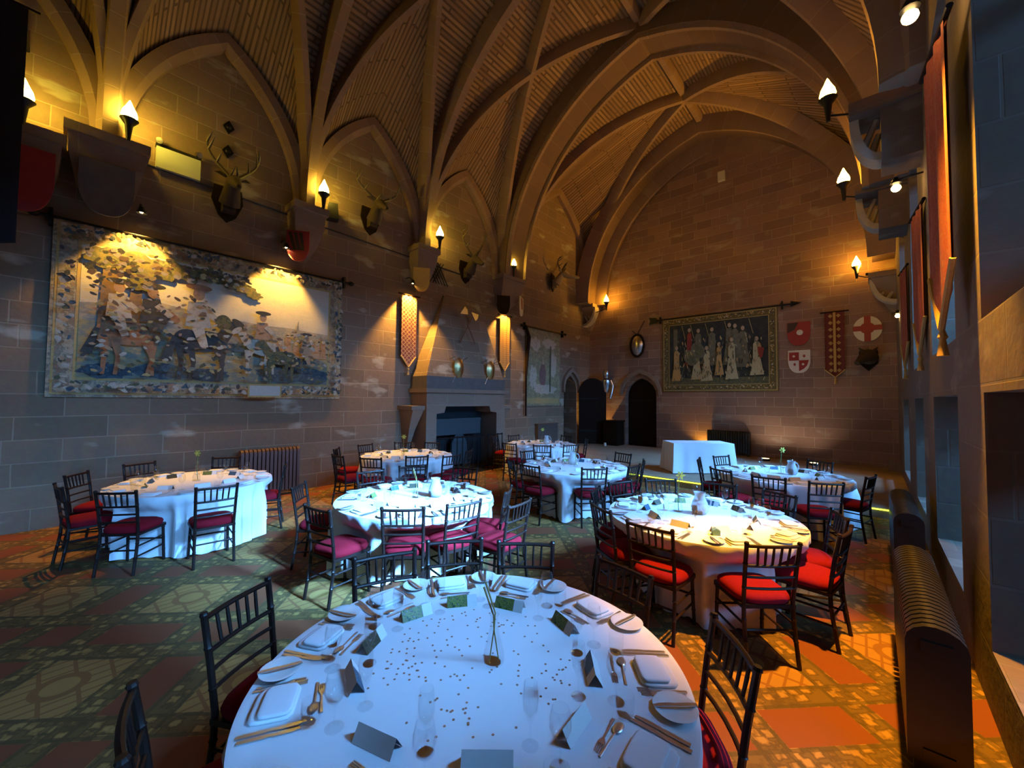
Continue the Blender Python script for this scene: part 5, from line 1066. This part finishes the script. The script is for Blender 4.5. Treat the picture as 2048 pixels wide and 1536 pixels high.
# confetti on the near table
cm = MB(); cm.lathe([(0.0, 0.0), (0.0052, 0.0), (0.0052, 0.0008), (0.0, 0.0008)], 10); cme = cm.mesh('confetti_disc', 'rose_gold_confetti', None)
rnd = random.Random(5); n_c = 0
CLUST = [(-1.62, 1.05, 0.10, 44), (-1.72, 1.35, 0.11, 34), (-1.52, 1.62, 0.10, 30), (-1.05, 1.42, 0.10, 26), (-1.22, 0.98, 0.12, 26), (-1.25, 1.25, 0.22, 26), (-1.50, 1.28, 0.25, 24)]
for cx, cy, s, n in CLUST:
    for _ in range(n):
        x, y = rnd.gauss(cx, s), rnd.gauss(cy, s)
        if math.hypot(x + 1.36, y - 1.28) > 0.46: continue
        o = bpy.data.objects.new('confetti_disc', cme); C.objects.link(o); o.location = (x, y, ZTAB + 0.0006); o.rotation_euler = (rnd.uniform(-0.08, 0.08), rnd.uniform(-0.08, 0.08), 0)
        tag(o, 'tiny gold confetti disc scattered on the white cloth of the confetti-strewn table', 'confetti', 'gold confetti on the table')
# centrepieces
def vase(c, label, kind, ang):
    t = thing('stem_vase', label, 'vase', (c[0], c[1], ZTAB + 0.001), ang, 'table centre vases')
    mb = MB(); mb.lathe([(0.0, 0.001), (0.045, 0.001), (0.050, 0.012), (0.046, 0.05), (0.030, 0.11), (0.019, 0.16), (0.017, 0.20), (0.022, 0.215), (0.020, 0.215), (0.0155, 0.20), (0.0175, 0.16), (0.028, 0.11), (0.044, 0.05), (0.046, 0.012), (0.0, 0.006)], 22, arc=0.5); mb.build('bottle', 'clear_glass', t, 60)
    if kind == 'twig':
        for P in ([(0.02, 0.01, 0.012), (0.0, 0.0, 0.14), (-0.004, 0.0, 0.21), (-0.05, 0.01, 0.33)], [(-0.02, -0.01, 0.012), (0.0, 0.004, 0.15), (0.004, 0.0, 0.22), (-0.04, -0.01, 0.36)]):
            mb = MB(); mb.tube(P, [0.003, 0.0035, 0.0035, 0.005], 6); mb.build('dried_stem', 'dried_stem', t)
    else:
        mb = MB(); mb.tube([(0.01, 0.01, 0.012), (0.0, 0.0, 0.18), (0.01, 0.0, 0.30), (0.02, -0.01, 0.385)], 0.0035, 6); mb.build('stem', 'stem_green', t)
        fl = MB(); ctr = Vector((0.02, -0.02, 0.39))
        for q in range(6):
            a = 2 * PI * q / 6; d = Vector((math.cos(a), 0.0, math.sin(a))); e = Vector((-math.sin(a), 0, math.cos(a))); fl.add([ctr + d * 0.008, ctr + d * 0.03 + e * 0.013, ctr + d * 0.055, ctr + d * 0.03 - e * 0.013], [(0, 1, 2, 3)])
        fl.tube([ctr, ctr + Vector((0, -0.03, 0))], [0.010, 0.016], 10); fl.build('daffodil', 'petal_yellow', t, None)
for k, c, words in TABLES:
    off = {'T1': (0.06, 0.06), 'T2': (-0.02, 0.02), 'T4': (0.0, -0.10), 'T7': (-0.22, -0.02), 'T8': (-0.03, 0.10)}.get(k, (0.05, -0.04))
    vase((c[0] + off[0], c[1] + off[1]), 'glass stem vase with %s on %s' % ('dried stems' if k in ('T1', 'T3', 'T6') else 'a yellow daffodil', words), 'twig' if k in ('T1', 'T3', 'T6') else 'daffodil', rad(40))
mb = MB(); mb.lathe([(0.0, 0.001), (0.062, 0.001), (0.082, 0.03), (0.088, 0.07), (0.076, 0.12), (0.056, 0.165), (0.052, 0.20), (0.060, 0.225), (0.057, 0.225), (0.049, 0.20), (0.053, 0.165), (0.072, 0.12), (0.084, 0.07), (0.078, 0.03), (0.0, 0.008)], 26, arc=0.5)
jt = thing('water_jug', 'x', 'jug'); mb.build('bowl', 'frosted_glass', jt, 60); mb = MB(); mb.tube([(0.055, 0, 0.195), (0.10, 0, 0.19), (0.125, 0, 0.14), (0.115, 0, 0.08), (0.085, 0, 0.06)], 0.008, 8); mb.build('handle', 'frosted_glass', jt); used = []
for k, dx, dy in (('T7', -0.02, 0.06), ('T8', 0.12, 0.08), ('T6', -0.12, 0.12), ('T5', 0.1, 0.1), ('T3', 0.16, 0.16)):
    c = [t_ for t_ in TABLES if t_[0] == k][0]; place(jt, used, (c[1][0] + dx, c[1][1] + dy, ZTAB + 0.001), 0.8, 'clouded glass water jug standing on ' + c[2], 'water jugs')
mb = MB(); mb.box(-0.03, 0.03, -0.03, 0.03, 0, 0.045); mb.prism([(-0.03, 0.045), (0.03, 0.045), (0.0, 0.06)], -0.03, 0.03); o = mb.build('favour_box', 'blue_paper', None, None, (-1.06, 3.93, ZTAB + 0.001), 0.5); tag(o, 'small blue paper favour box on the water jug table', 'box')
